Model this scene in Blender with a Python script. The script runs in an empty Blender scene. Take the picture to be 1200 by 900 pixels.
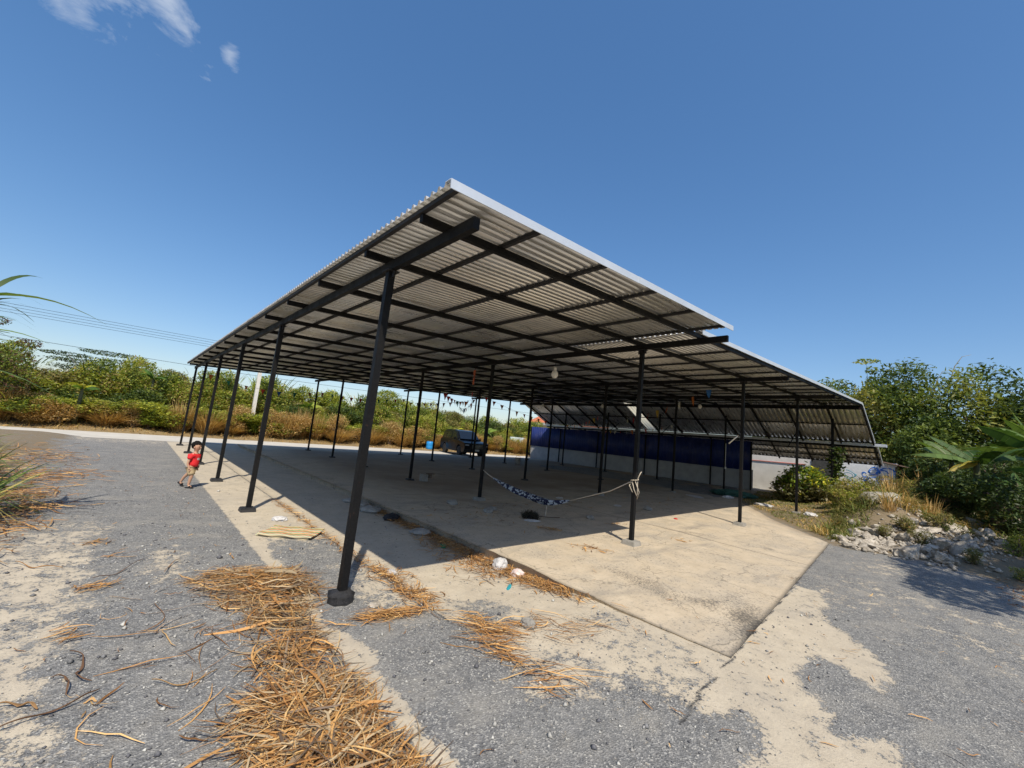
import bpy, bmesh, math, random
import numpy as np
from mathutils import Vector, Matrix

SC = bpy.context.scene
COL = SC.collection
rnd = random.Random(7)
NP = np.random.default_rng(11)
R = math.radians

# ------------------------------------------------------------------ camera
CAM_H = 1.7
cd = bpy.data.cameras.new('camera'); cam = bpy.data.objects.new('camera', cd); COL.objects.link(cam)
yaw, pitch, roll = R(41.6994), R(7.1479), R(5.59177)
F = Vector((math.sin(yaw)*math.cos(pitch), math.cos(yaw)*math.cos(pitch), math.sin(pitch)))
rr = Vector((math.cos(yaw), -math.sin(yaw), 0)); uu = rr.cross(F)
RT = rr*math.cos(roll)+uu*math.sin(roll); UP = uu*math.cos(roll)-rr*math.sin(roll)
m = Matrix((RT, UP, -F)).transposed().to_4x4(); m.translation = Vector((0, 0, CAM_H))
cam.matrix_world = m
cd.sensor_width = 36; cd.lens = 490.465/1200*36; cd.clip_start = .05; cd.clip_end = 3000
SC.camera = cam

# ------------------------------------------------------------------ world, sun, exposure
SUN_DIR = Vector((.357, .66, -1)).normalized()
w = bpy.data.worlds.new('World'); SC.world = w; w.use_nodes = True
nt = w.node_tree; bg = nt.nodes['Background']
sky = nt.nodes.new('ShaderNodeTexSky'); sky.sky_type = 'NISHITA'; sky.sun_disc = False
sky.sun_elevation = R(53); sky.sun_rotation = R(208.4)
sky.air_density = 1.0; sky.dust_density = .8; sky.ozone_density = 2.0; sky.altitude = 0
hsv = nt.nodes.new('ShaderNodeHueSaturation'); hsv.inputs['Saturation'].default_value = 1.42
gm_ = nt.nodes.new('ShaderNodeGamma'); gm_.inputs[1].default_value = .74; nt.links.new(sky.outputs[0], gm_.inputs[0]); nt.links.new(gm_.outputs[0], hsv.inputs['Color'])
# thin wisps of cloud high in one part of the sky (by direction in the world)
tc = nt.nodes.new('ShaderNodeTexCoord')
cd_ = nt.nodes.new('ShaderNodeVectorMath'); cd_.operation = 'DISTANCE'
nrm = nt.nodes.new('ShaderNodeVectorMath'); nrm.operation = 'NORMALIZE'
nt.links.new(tc.outputs['Generated'], nrm.inputs[0])
mp = nt.nodes.new('ShaderNodeMapping'); mp.inputs['Rotation'].default_value = (0, 0, .5); mp.inputs['Scale'].default_value = (1.3, 1, 2.2)
nt.links.new(nrm.outputs[0], mp.inputs[0])
nz = nt.nodes.new('ShaderNodeTexNoise'); nz.inputs['Scale'].default_value = 9; nz.inputs['Detail'].default_value = 7; nz.inputs['Roughness'].default_value = .62; nz.inputs['Distortion'].default_value = .5
nt.links.new(mp.outputs[0], nz.inputs['Vector'])
masks = []
for c_, r0 in (((-.10, .82, .565), .085), ((-.055, .80, .60), .075), ((-.15, .83, .545), .06), ((.03, .82, .58), .03), ((.01, .84, .54), .03)):
    d_ = nt.nodes.new('ShaderNodeVectorMath'); d_.operation = 'DISTANCE'
    nt.links.new(nrm.outputs[0], d_.inputs[0]); d_.inputs[1].default_value = Vector(c_).normalized()
    mr = nt.nodes.new('ShaderNodeMapRange'); mr.inputs[1].default_value = 0; mr.inputs[2].default_value = r0; mr.inputs[3].default_value = .30; mr.inputs[4].default_value = 0
    nt.links.new(d_.outputs['Value'], mr.inputs[0]); masks.append(mr.outputs[0])
acc = masks[0]
for k in masks[1:]:
    mx = nt.nodes.new('ShaderNodeMath'); mx.operation = 'MAXIMUM'; nt.links.new(acc, mx.inputs[0]); nt.links.new(k, mx.inputs[1]); acc = mx.outputs[0]
ad = nt.nodes.new('ShaderNodeMath'); ad.operation = 'ADD'; nt.links.new(acc, ad.inputs[0]); nt.links.new(nz.outputs[0], ad.inputs[1])
mr2 = nt.nodes.new('ShaderNodeMapRange'); mr2.inputs[1].default_value = .68; mr2.inputs[2].default_value = .92; mr2.inputs[3].default_value = 0; mr2.inputs[4].default_value = .62
nt.links.new(ad.outputs[0], mr2.inputs[0])
gate = nt.nodes.new('ShaderNodeMath'); gate.operation = 'MULTIPLY'; nt.links.new(mr2.outputs[0], gate.inputs[0])
g2 = nt.nodes.new('ShaderNodeMapRange'); g2.inputs[1].default_value = 0; g2.inputs[2].default_value = .08; nt.links.new(acc, g2.inputs[0]); nt.links.new(g2.outputs[0], gate.inputs[1])
cm = nt.nodes.new('ShaderNodeMix'); cm.data_type = 'RGBA'; cm.inputs[7].default_value = (3.6, 4.0, 4.6, 1)
tn_ = nt.nodes.new('ShaderNodeMix'); tn_.data_type = 'RGBA'; tn_.blend_type = 'MULTIPLY'; tn_.inputs[0].default_value = 1; tn_.inputs[7].default_value = (1.11, 1.13, 1.22, 1); nt.links.new(hsv.outputs[0], tn_.inputs[6])
nt.links.new(gate.outputs[0], cm.inputs[0]); nt.links.new(tn_.outputs[2], cm.inputs[6])
nt.links.new(cm.outputs[2], bg.inputs[0]); bg.inputs[1].default_value = .133

sd = bpy.data.lights.new('sun', 'SUN'); sd.energy = 3.8; sd.angle = R(.53); sd.color = (1, .91, .77)
so = bpy.data.objects.new('sun', sd); COL.objects.link(so); so.rotation_euler = SUN_DIR.to_track_quat('-Z', 'Y').to_euler(); so.location = (-10, -20, 30)

vs = SC.view_settings; vs.view_transform = 'Standard'; vs.look = 'None'; vs.gamma = 1; vs.use_curve_mapping = False; vs.exposure = 0.47

# ------------------------------------------------------------------ tagging helpers
def tag(o, label=None, cat=None, group=None, kind=None):
    if label: o['label'] = label
    if cat: o['category'] = cat
    if group: o['group'] = group
    if kind: o['kind'] = kind
    return o
def thing(name, label, cat, loc=(0, 0, 0), rz=0, group=None):
    o = bpy.data.objects.new(name, None); COL.objects.link(o); o.empty_display_size = .1
    o.location = loc; o.rotation_euler = (0, 0, rz)
    return tag(o, label, cat, group)
def link(name, me, mat=None, parent=None, loc=None):
    o = bpy.data.objects.new(name, me); COL.objects.link(o)
    if mat is not None and len(me.materials) == 0: me.materials.append(mat)
    if parent: o.parent = parent
    if loc is not None: o.location = loc
    return o
def copy_tree(o, parent=None):
    c = o.copy(); COL.objects.link(c); c.parent = parent
    for ch in [x for x in o.children]: copy_tree(ch, c)
    return c

def arr_mesh(name, V, Fq, tint=None, smooth=False, mats=None):
    """V (n,3); Fq (m,4) or (m,3) int; tint (n,3) point colour"""
    V = np.asarray(V, np.float32); Fq = np.asarray(Fq, np.int32); k = Fq.shape[1]
    me = bpy.data.meshes.new(name)
    me.vertices.add(len(V)); me.vertices.foreach_set('co', V.ravel())
    me.loops.add(Fq.size); me.loops.foreach_set('vertex_index', Fq.ravel())
    me.polygons.add(len(Fq)); me.polygons.foreach_set('loop_start', np.arange(0, Fq.size, k, dtype=np.int32))
    me.polygons.foreach_set('loop_total', np.full(len(Fq), k, np.int32))
    if smooth: me.polygons.foreach_set('use_smooth', np.ones(len(Fq), bool))
    me.update(calc_edges=True)
    if tint is not None:
        a = me.color_attributes.new('tint', 'FLOAT_COLOR', 'POINT')
        c = np.ones((len(V), 4), np.float32); c[:, :3] = tint; a.data.foreach_set('color', c.ravel())
    for q in (mats or []): me.materials.append(q)
    return me

class MB:
    def __init__(s): s.bm = bmesh.new(); s.mats = []
    def mi(s, m):
        if m is None: return 0
        if m not in s.mats: s.mats.append(m)
        return s.mats.index(m)
    def box(s, c, d, m=None, rot=None, taper=1.0):
        mi = s.mi(m); c = Vector(c); vs = []
        for sz in (-1, 1):
            for sx, sy in ((-1, -1), (1, -1), (1, 1), (-1, 1)):
                t = taper if sz > 0 else 1
                v = Vector((sx*d[0]/2*t, sy*d[1]/2*t, sz*d[2]/2))
                if rot: v = rot @ v
                vs.append(s.bm.verts.new(c+v))
        for f in ((0, 3, 2, 1), (4, 5, 6, 7), (0, 1, 5, 4), (1, 2, 6, 5), (2, 3, 7, 6), (3, 0, 4, 7)):
            s.bm.faces.new([vs[i] for i in f]).material_index = mi
        return s
    def bar(s, a, b, wd, ht, m=None, up=(0, 0, 1)):
        a, b = Vector(a), Vector(b); d = (b-a); L = d.length; d.normalize(); up = Vector(up)
        x = d.cross(up)
        if x.length < 1e-4: x = d.cross(Vector((1, 0, 0)))
        x.normalize(); z = x.cross(d)
        rot = Matrix((x, d, z)).transposed()
        return s.box((a+b)/2, (wd, L, ht), m, rot)
    def tube(s, pts, r, m=None, n=8, cap=True, smooth=True):
        mi = s.mi(m); pts = [Vector(p) for p in pts]; rs = r if isinstance(r, (list, tuple)) else [r]*len(pts)
        rings = []; prev = None
        for i, p in enumerate(pts):
            d = (pts[min(i+1, len(pts)-1)]-pts[max(i-1, 0)]).normalized()
            if prev is None: x = d.cross(Vector((0, 0, 1)) if abs(d.z) < .9 else Vector((1, 0, 0))).normalized()
            else: x = (prev-d*prev.dot(d)).normalized()
            prev = x; y = d.cross(x)
            rings.append([s.bm.verts.new(p+(x*math.cos(t)+y*math.sin(t))*rs[i]) for t in [2*math.pi*k/n for k in range(n)]])
        for a, b in zip(rings, rings[1:]):
            for k in range(n):
                f = s.bm.faces.new((a[k], a[(k+1) % n], b[(k+1) % n], b[k])); f.material_index = mi; f.smooth = smooth
        if cap:
            s.bm.faces.new(rings[0][::-1]).material_index = mi; s.bm.faces.new(rings[-1]).material_index = mi
        return s
    def lathe(s, c, prof, m=None, n=16, axis='z', rot=None):
        mi = s.mi(m); c = Vector(c); rings = []
        for r, h in prof:
            ring = []
            for k in range(n):
                t = 2*math.pi*k/n; v = Vector((r*math.cos(t), r*math.sin(t), h))
                if axis == 'x': v = Vector((v.z, v.x, v.y))
                if axis == 'y': v = Vector((v.x, v.z, v.y))
                if rot: v = rot @ v
                ring.append(s.bm.verts.new(c+v))
            rings.append(ring)
        for a, b in zip(rings, rings[1:]):
            for k in range(n):
                f = s.bm.faces.new((a[k], a[(k+1) % n], b[(k+1) % n], b[k])); f.material_index = mi; f.smooth = True
        s.bm.faces.new(rings[0][::-1]).material_index = mi; s.bm.faces.new(rings[-1]).material_index = mi
        return s
    def poly(s, pts, m=None, thick=None):
        mi = s.mi(m); vs = [s.bm.verts.new(p) for p in pts]; f = s.bm.faces.new(vs); f.material_index = mi
        if thick:
            r_ = bmesh.ops.extrude_face_region(s.bm, geom=[f])
            nv = [g for g in r_['geom'] if isinstance(g, bmesh.types.BMVert)]
            for v in nv: v.co += Vector(thick)
            for f2 in s.bm.faces:
                if f2.material_index == 0 and mi: pass
            for g in r_['geom']:
                if isinstance(g, bmesh.types.BMFace): g.material_index = mi
        return s
    def build(s, name, mat=None, parent=None, loc=None, bevel=0, smooth=False):
        bmesh.ops.recalc_face_normals(s.bm, faces=s.bm.faces[:])
        if bevel: bmesh.ops.bevel(s.bm, geom=s.bm.edges[:], offset=bevel, segments=2, affect='EDGES', clamp_overlap=True)
        me = bpy.data.meshes.new(name); s.bm.to_mesh(me); s.bm.free()
        for q in s.mats: me.materials.append(q)
        if smooth:
            for p in me.polygons: p.use_smooth = True
        return link(name, me, mat, parent, loc)

# ------------------------------------------------------------------ noise on the cpu
_perm = NP.permutation(1024)
def vnoise(x, y, seed=0):
    xi = np.floor(x).astype(int); yi = np.floor(y).astype(int); fx = x-xi; fy = y-yi
    fx = fx*fx*(3-2*fx); fy = fy*fy*(3-2*fy)
    def h(a, b): return _perm[(_perm[(a+seed*37) % 1024]+b) % 1024]/1023.0
    return (h(xi, yi)*(1-fx)+h(xi+1, yi)*fx)*(1-fy)+(h(xi, yi+1)*(1-fx)+h(xi+1, yi+1)*fx)*fy
def fbm(x, y, s=1., o=4, seed=0):
    v = 0; a = .5; t = 0
    for k in range(o): v = v+a*vnoise(x*s+17*k, y*s+31*k, seed+k); t += a; a *= .5; s *= 2.03
    return v/t
def sstep(a, b, x): t = np.clip((x-a)/(b-a), 0, 1); return t*t*(3-2*t)

# ------------------------------------------------------------------ materials
def newmat(name):
    m = bpy.data.materials.new(name); m.use_nodes = True; return m, m.node_tree, m.node_tree.nodes['Principled BSDF']
def ND(nt, t, **kw):
    n = nt.nodes.new(t)
    for k, v in kw.items(): setattr(n, k, v)
    return n
def noise(nt, scale, detail=4, rough=.55, coord='Object', vec=None, dist=0):
    n = ND(nt, 'ShaderNodeTexNoise'); n.inputs['Scale'].default_value = scale; n.inputs['Detail'].default_value = detail; n.inputs['Roughness'].default_value = rough; n.inputs['Distortion'].default_value = dist
    if vec is None:
        t = ND(nt, 'ShaderNodeTexCoord'); vec = t.outputs[coord]
    nt.links.new(vec, n.inputs['Vector']); return n.outputs[0]
def ramp(nt, fac, stops):
    r = ND(nt, 'ShaderNodeValToRGB'); e = r.color_ramp.elements
    e[0].position, e[0].color = stops[0][0], (*stops[0][1], 1) if len(stops[0][1]) == 3 else stops[0][1]
    e[1].position, e[1].color = stops[-1][0], (*stops[-1][1], 1)
    for p, c in stops[1:-1]: q = e.new(p); q.color = (*c, 1)
    nt.links.new(fac, r.inputs[0]); return r.outputs[0]
def mapr(nt, v, a, b, c=0., d=1.):
    n = ND(nt, 'ShaderNodeMapRange'); n.inputs[1].default_value = a; n.inputs[2].default_value = b; n.inputs[3].default_value = c; n.inputs[4].default_value = d
    nt.links.new(v, n.inputs[0]); return n.outputs[0]
def mix(nt, f, a, b, mode='MIX'):
    n = ND(nt, 'ShaderNodeMix', data_type='RGBA', blend_type=mode)
    for i, v in ((0, f), (6, a), (7, b)):
        if isinstance(v, (int, float)): n.inputs[i].default_value = v
        elif isinstance(v, tuple): n.inputs[i].default_value = (*v[:3], 1)
        else: nt.links.new(v, n.inputs[i])
    return n.outputs[2]
def math_(nt, op, a, b=0.):
    n = ND(nt, 'ShaderNodeMath', operation=op)
    for i, v in ((0, a), (1, b)):
        if isinstance(v, (int, float)): n.inputs[i].default_value = v
        else: nt.links.new(v, n.inputs[i])
    return n.outputs[0]
def bump(nt, bs, h, strength=.3, dist=.02):
    b = ND(nt, 'ShaderNodeBump'); b.inputs['Strength'].default_value = strength; b.inputs['Distance'].default_value = dist
    nt.links.new(h, b.inputs['Height']); nt.links.new(b.outputs[0], bs.inputs['Normal'])
def simple(name, col, rough=.6, metal=0, var=.25, scale=6, bmp=.1, spec=.5):
    m, nt, b = newmat(name)
    n = noise(nt, scale, 5, .6)
    c = mix(nt, mapr(nt, n, .3, .7), tuple(x*(1-var) for x in col), tuple(min(1, x*(1+var)) for x in col))
    nt.links.new(c, b.inputs['Base Color']); b.inputs['Roughness'].default_value = rough; b.inputs['Metallic'].default_value = metal
    b.inputs['Specular IOR Level'].default_value = spec
    if bmp: bump(nt, b, noise(nt, scale*8, 4, .6), bmp, .01)
    return m
def foliage(name, rough=.5, trans=.35, spec=.35):
    m, nt, b = newmat(name)
    a = ND(nt, 'ShaderNodeAttribute', attribute_name='tint')
    nt.links.new(a.outputs['Color'], b.inputs['Base Color']); b.inputs['Roughness'].default_value = rough; b.inputs['Specular IOR Level'].default_value = spec
    t = ND(nt, 'ShaderNodeBsdfTranslucent'); tc_ = mix(nt, 1., a.outputs['Color'], (1.3, 1.25, .6), 'MULTIPLY'); nt.links.new(tc_, t.inputs[0])
    ms = ND(nt, 'ShaderNodeMixShader'); ms.inputs[0].default_value = trans
    nt.links.new(b.outputs[0], ms.inputs[1]); nt.links.new(t.outputs[0], ms.inputs[2]); nt.links.new(ms.outputs[0], nt.nodes['Material Output'].inputs[0])
    return m

M_LEAF = foliage('leaf')
M_DRY = foliage('dry_grass_blades', .7, .25, .2)
M_STRAW = foliage('straw', .62, .12, .3)
M_BARK = simple('bark', (.14, .10, .07), .9, var=.4, bmp=.4)

# yard surface: grey gravelly asphalt, beige cement dust, mask attributes: tint.r = cement, tint.g = crack/joint, tint.b = litter/soil
def yard_material():
    m, nt, b = newmat('asphalt_and_cement')
    at = ND(nt, 'ShaderNodeAttribute', attribute_name='tint'); sp = ND(nt, 'ShaderNodeSeparateColor'); nt.links.new(at.outputs['Color'], sp.inputs[0])
    tcn = ND(nt, 'ShaderNodeTexCoord'); P = tcn.outputs['Object']
    v1 = ND(nt, 'ShaderNodeTexVoronoi'); v1.inputs['Scale'].default_value = 95; nt.links.new(P, v1.inputs['Vector'])
    v2 = ND(nt, 'ShaderNodeTexVoronoi'); v2.inputs['Scale'].default_value = 42; nt.links.new(P, v2.inputs['Vector'])
    sc1 = ND(nt, 'ShaderNodeSeparateColor'); nt.links.new(v1.outputs['Color'], sc1.inputs[0])
    sc2 = ND(nt, 'ShaderNodeSeparateColor'); nt.links.new(v2.outputs['Color'], sc2.inputs[0])
    chips = ramp(nt, sc1.outputs[0], [(0, (.065, .068, .072)), (.45, (.12, .124, .128)), (.75, (.20, .20, .198)), (.92, (.36, .355, .33)), (1, (.58, .56, .5))])
    big = mapr(nt, sc2.outputs[0], .955, .965)
    chips = mix(nt, math_(nt, 'MULTIPLY', big, mapr(nt, v2.outputs['Distance'], .35, .3)), chips, (.42, .42, .40))
    lg = noise(nt, .9, 5, .6, vec=P); md = noise(nt, 5, 6, .65, vec=P); fn = noise(nt, 38, 4, .7, vec=P)
    chips = mix(nt, mapr(nt, lg, .35, .7, 0, .45), chips, (.23, .23, .22))
    cg = noise(nt, 11, 5, .75, vec=P); chips = mix(nt, mapr(nt, cg, .38, .66, 0, .55), chips, (.27, .265, .25)); cg2 = noise(nt, 6.5, 5, .8, vec=P); chips = mix(nt, mapr(nt, cg2, .5, .72, 0, .5), chips, (.07, .072, .075))
    # thin dust in streaks
    mpx = ND(nt, 'ShaderNodeMapping'); mpx.inputs['Rotation'].default_value = (0, 0, -.3); mpx.inputs['Scale'].default_value = (1.0, 1.5, 1); nt.links.new(P, mpx.inputs[0])
    dust = noise(nt, 1.3, 6, .68, vec=mpx.outputs[0])
    chips = mix(nt, mapr(nt, dust, .50, .74, 0, .6), chips, (.36, .34, .295))
    cem = mix(nt, mapr(nt, md, .3, .7), (.44, .38, .285), (.54, .475, .365))
    cem = mix(nt, mapr(nt, lg, .4, .7, 0, .5), cem, (.36, .32, .26))
    cem = mix(nt, mapr(nt, fn, .45, .8, 0, .5), cem, (.28, .25, .21))
    sp3 = noise(nt, 16, 5, .7, vec=P); cem = mix(nt, mapr(nt, sp3, .60, .66, 0, .8), cem, (.13, .13, .125))
    cem = mix(nt, mapr(nt, dust, .5, .7, 0, .35), cem, (.30, .275, .24))
    th = math_(nt, 'ADD', math_(nt, 'MULTIPLY', math_(nt, 'SUBTRACT', md, .5), 1.6), math_(nt, 'MULTIPLY', math_(nt, 'SUBTRACT', fn, .5), 1.5))
    md2 = noise(nt, 13, 6, .72, vec=P); th2 = math_(nt, 'ADD', th, math_(nt, 'MULTIPLY', math_(nt, 'SUBTRACT', md2, .5), 1.5))
    f = mapr(nt, math_(nt, 'ADD', sp.outputs[0], th2), .44, .58)
    col = mix(nt, f, chips, cem)
    col = mix(nt, mapr(nt, math_(nt, 'ADD', sp.outputs[1], math_(nt, 'MULTIPLY', th, .6)), .4, .6), col, (.055, .055, .055))
    col = mix(nt, mapr(nt, math_(nt, 'ADD', sp.outputs[2], th), .4, .7), col, (.21, .165, .105))
    nt.links.new(col, b.inputs['Base Color']); b.inputs['Roughness'].default_value = .9; b.inputs['Specular IOR Level'].default_value = .25
    h = math_(nt, 'ADD', math_(nt, 'MULTIPLY', v1.outputs['Distance'], math_(nt, 'SUBTRACT', 1.2, f)), math_(nt, 'MULTIPLY', fn, .5))
    bump(nt, b, h, .55, .012)
    return m
M_YARD = yard_material()

def slab_material():
    m, nt, b = newmat('worn_concrete_slab')
    at = ND(nt, 'ShaderNodeAttribute', attribute_name='tint'); sp = ND(nt, 'ShaderNodeSeparateColor'); nt.links.new(at.outputs['Color'], sp.inputs[0])
    tcn = ND(nt, 'ShaderNodeTexCoord'); P = tcn.outputs['Object']
    lg = noise(nt, .5, 6, .6, vec=P); md = noise(nt, 3.3, 6, .65, vec=P); fn = noise(nt, 45, 4, .7, vec=P)
    c = mix(nt, mapr(nt, md, .3, .7), (.45, .375, .272), (.55, .465, .345))
    mpx = ND(nt, 'ShaderNodeMapping'); mpx.inputs['Rotation'].default_value = (0, 0, -.2); mpx.inputs['Scale'].default_value = (.5, 1.6, 1); nt.links.new(P, mpx.inputs[0])
    st = noise(nt, 1.1, 6, .62, vec=mpx.outputs[0], dist=.6)
    c = mix(nt, mapr(nt, st, .54, .72, 0, .7), c, (.22, .205, .18))
    c = mix(nt, mapr(nt, fn, .5, .85, 0, .5), c, (.26, .23, .19))
    sp3 = noise(nt, 11, 6, .72, vec=P); c = mix(nt, mapr(nt, sp3, .58, .68, 0, .55), c, (.20, .18, .15))
    s4 = noise(nt, 1.5, 8, .68, vec=P, dist=.4); c = mix(nt, mapr(nt, s4, .46, .66, 0, .55), c, (.36, .325, .27))
    s5 = noise(nt, 26, 6, .75, vec=P); c = mix(nt, math_(nt, 'MULTIPLY', mapr(nt, s5, .56, .62), mapr(nt, s4, .40, .56)), c, (.17, .16, .145))
    cr = ND(nt, 'ShaderNodeTexVoronoi', feature='DISTANCE_TO_EDGE'); cr.inputs['Scale'].default_value = .45; nv = ND(nt, 'ShaderNodeVectorMath', operation='ADD'); nt.links.new(P, nv.inputs[0])
    nn2 = ND(nt, 'ShaderNodeTexNoise'); nn2.inputs['Scale'].default_value = 1.7; nn2.inputs['Detail'].default_value = 6; nt.links.new(P, nn2.inputs['Vector']); nt.links.new(nn2.outputs[1], nv.inputs[1]); nt.links.new(nv.outputs[0], cr.inputs['Vector'])
    c = mix(nt, mapr(nt, cr.outputs['Distance'], .001, .006, .55, 0), c, (.12, .11, .09))
    c = mix(nt, math_(nt, 'MULTIPLY', sp.outputs[2], mapr(nt, lg, .3, .6, .55, 1)), c, (.24, .18, .125))
    c = mix(nt, mapr(nt, math_(nt, 'ADD', sp.outputs[1], math_(nt, 'MULTIPLY', math_(nt, 'SUBTRACT', fn, .5), .9)), .4, .6, 0, .85), c, (.075, .072, .066))
    nt.links.new(c, b.inputs['Base Color']); b.inputs['Roughness'].default_value = .88; b.inputs['Specular IOR Level'].default_value = .25
    bump(nt, b, math_(nt, 'ADD', fn, math_(nt, 'MULTIPLY', md, 2.)), .25, .01)
    return m
M_SLAB = slab_material()

def two(name, c1, c2, s=3, rough=.9, b_=.4, s2=40):
    m, nt, b = newmat(name)
    n = noise(nt, s, 6, .65); n2 = noise(nt, s2, 4, .7)
    c = mix(nt, mapr(nt, math_(nt, 'ADD', math_(nt, 'MULTIPLY', n, .7), math_(nt, 'MULTIPLY', n2, .3)), .35, .65), c1, c2)
    nt.links.new(c, b.inputs['Base Color']); b.inputs['Roughness'].default_value = rough; b.inputs['Specular IOR Level'].default_value = .2
    bump(nt, b, math_(nt, 'ADD', n2, n), b_, .03)
    return m
M_SOIL = two('dry_soil_and_grass_roots', (.20, .135, .07), (.30, .23, .12), 2.2)
M_SOILG = two('weedy_soil', (.10, .095, .04), (.26, .19, .10), 1.6)
M_ROAD = two('pale_concrete_road', (.46, .43, .37), (.56, .53, .47), 1.2, .85, .1)
def steel(name, col, thr):
    m, nt, b = newmat(name)
    n = noise(nt, 5, 7, .72); n2 = noise(nt, 45, 4, .7); n3 = noise(nt, 1.6, 5, .6)
    c = mix(nt, mapr(nt, n2, .35, .7), tuple(x*.6 for x in col), tuple(x*1.5 for x in col))
    c = mix(nt, mapr(nt, n, thr, thr+.08, 0, .8), c, (.075, .038, .022))
    c = mix(nt, mapr(nt, n3, .55, .8, 0, .45), c, (.05, .045, .038))
    nt.links.new(c, b.inputs['Base Color']); nt.links.new(mapr(nt, n, .3, .7, .45, .8), b.inputs['Roughness']); b.inputs['Specular IOR Level'].default_value = .22
    bump(nt, b, n2, .12, .004); return m
M_STEEL = steel('black_painted_steel', (.006, .006, .0065), .64)
M_STEEL2 = simple('charcoal_painted_purlin', (.022, .022, .024), .6, 0, .3, 9, .08, .3)
M_TAR = simple('tarred_footing', (.02, .02, .022), .55, 0, .5, 25, .9)
M_CONC = two('grey_concrete', (.20, .19, .17), (.36, .34, .30), 5)
M_ROCK = two('broken_concrete', (.20, .17, .13), (.58, .53, .45), 5)

def sheet_material(name, base, metal, rough):
    m, nt, b = newmat(name)
    P = ND(nt, 'ShaderNodeTexCoord').outputs['Object']
    mpx = ND(nt, 'ShaderNodeMapping'); mpx.inputs['Scale'].default_value = (.25, 2.0, 1); nt.links.new(P, mpx.inputs[0])
    n = noise(nt, 2.0, 5, .6, vec=mpx.outputs[0]); n2 = noise(nt, 1.3, 5, .6, vec=P)
    c = mix(nt, mapr(nt, n, .3, .7), tuple(x*.82 for x in base), tuple(x*1.12 for x in base))
    c = mix(nt, mapr(nt, n2, .5, .75, 0, .2), c, (.30, .25, .2))
    sy_ = ND(nt, 'ShaderNodeSeparateXYZ'); nt.links.new(P, sy_.inputs[0]); wn = ND(nt, 'ShaderNodeTexWhiteNoise', noise_dimensions='1D')
    nt.links.new(math_(nt, 'FLOOR', math_(nt, 'DIVIDE', sy_.outputs[1], .72)), wn.inputs['W'])
    c = mix(nt, mapr(nt, wn.outputs['Value'], 0, 1, 0, .28), c, tuple(x*.45 for x in base))
    n3 = noise(nt, 4, 6, .7, vec=mpx.outputs[0]); c = mix(nt, mapr(nt, n3, .58, .78, 0, .5), c, (.20, .15, .10))
    nt.links.new(mapr(nt, n3, .3, .7, rough*.8, rough*1.5), b.inputs['Roughness'])
    nt.links.new(c, b.inputs['Base Color']); b.inputs['Metallic'].default_value = metal
    return m
M_SHEET = sheet_material('weathered_aluzinc_sheet', (.88, .87, .83), .65, .27)
M_FLASH = simple('bright_silver_flashing', (.62, .66, .70), .4, .3, .08, 3, .02)
M_BLUE = sheet_material('blue_metal_cladding', (.010, .026, .15), 0, .5)
M_WALLB = two('grey_rendered_block', (.30, .30, .30), (.42, .42, .41), 2.5, .9, .15)
M_WHITE = two('grubby_white_render', (.55, .53, .48), (.72, .70, .65), 1.4, .85, .1)

# ------------------------------------------------------------------ ground relief
def zy(x, y):
    """height of the yard and of the soil round it"""
    dip = -.06*sstep(2.3, 2.6, x)*(1-sstep(4.5, 4.9, x))*sstep(2.6, 4.2, y)*(1-sstep(23, 24.5, y))
    under = -.05*sstep(4.2, 4.6, x)*sstep(2.6, 4.5, y)*(1-sstep(23, 24.3, y))
    mound = .72*np.exp(-((x-20.5)/3.0)**2-((y-1.6)/1.9)**2)+.55*np.exp(-((x-16.8)/1.6)**2-((y-1.9)/1.0)**2)+.45*np.exp(-((x-25.)/3.5)**2-((y+1.0)/4.0)**2)
    right = .18*sstep(14, 20, x)*(1-sstep(17, 24, y))
    side = .10*sstep(11, 14, x)*(1-sstep(1.0, 3.0, y))
    left = .12*sstep(-1.1, -2.6, x)
    n = .012*(fbm(x, y, 1.1, 3, 3)-.5)
    rough = .12*(fbm(x, y, 1.7, 4, 9)-.4)*np.clip(mound*2+sstep(14.5, 17, x)*(1-sstep(3.5, 6.5, y-(x-14)*.8)), 0, 1)
    return dip+under+mound+right+side+left+n+rough

def spaced(lo, hi, c0, c1, fine, coarse):
    out = [lo]
    while out[-1] < hi:
        p = out[-1]; d = max(c0-p, p-c1, 0); out.append(p+min(coarse, fine+d*.045))
    return np.array(out)
gx = spaced(-16, 62, -1.0, 6.5, .045, .5); gy = spaced(-8, 24.6, 0, 5.5, .045, .4)
GX, GY = np.meshgrid(gx, gy)
def seg_dist(x, y, pts):
    d = np.full(x.shape, 1e9)
    for (ax, ay), (bx, by) in zip(pts, pts[1:]):
        vx, vy = bx-ax, by-ay; t = np.clip(((x-ax)*vx+(y-ay)*vy)/(vx*vx+vy*vy), 0, 1)
        d = np.minimum(d, np.hypot(x-ax-t*vx, y-ay-t*vy))
    return d
def inpoly(x, y, P):
    c = np.zeros(x.shape, bool); n = len(P)
    for i in range(n):
        x1, y1 = P[i]; x2, y2 = P[(i+1) % n]
        if y1 == y2: continue
        c ^= ((y1 > y) != (y2 > y)) & (x < (x2-x1)*(y-y1)/(y2-y1)+x1)
    return c
def soft_poly(x, y, P, s):
    d = seg_dist(x, y, P+[P[0]]); ins = inpoly(x, y, P)
    return np.clip(.5+np.where(ins, d, -d)/(2*s), 0, 1)
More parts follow.
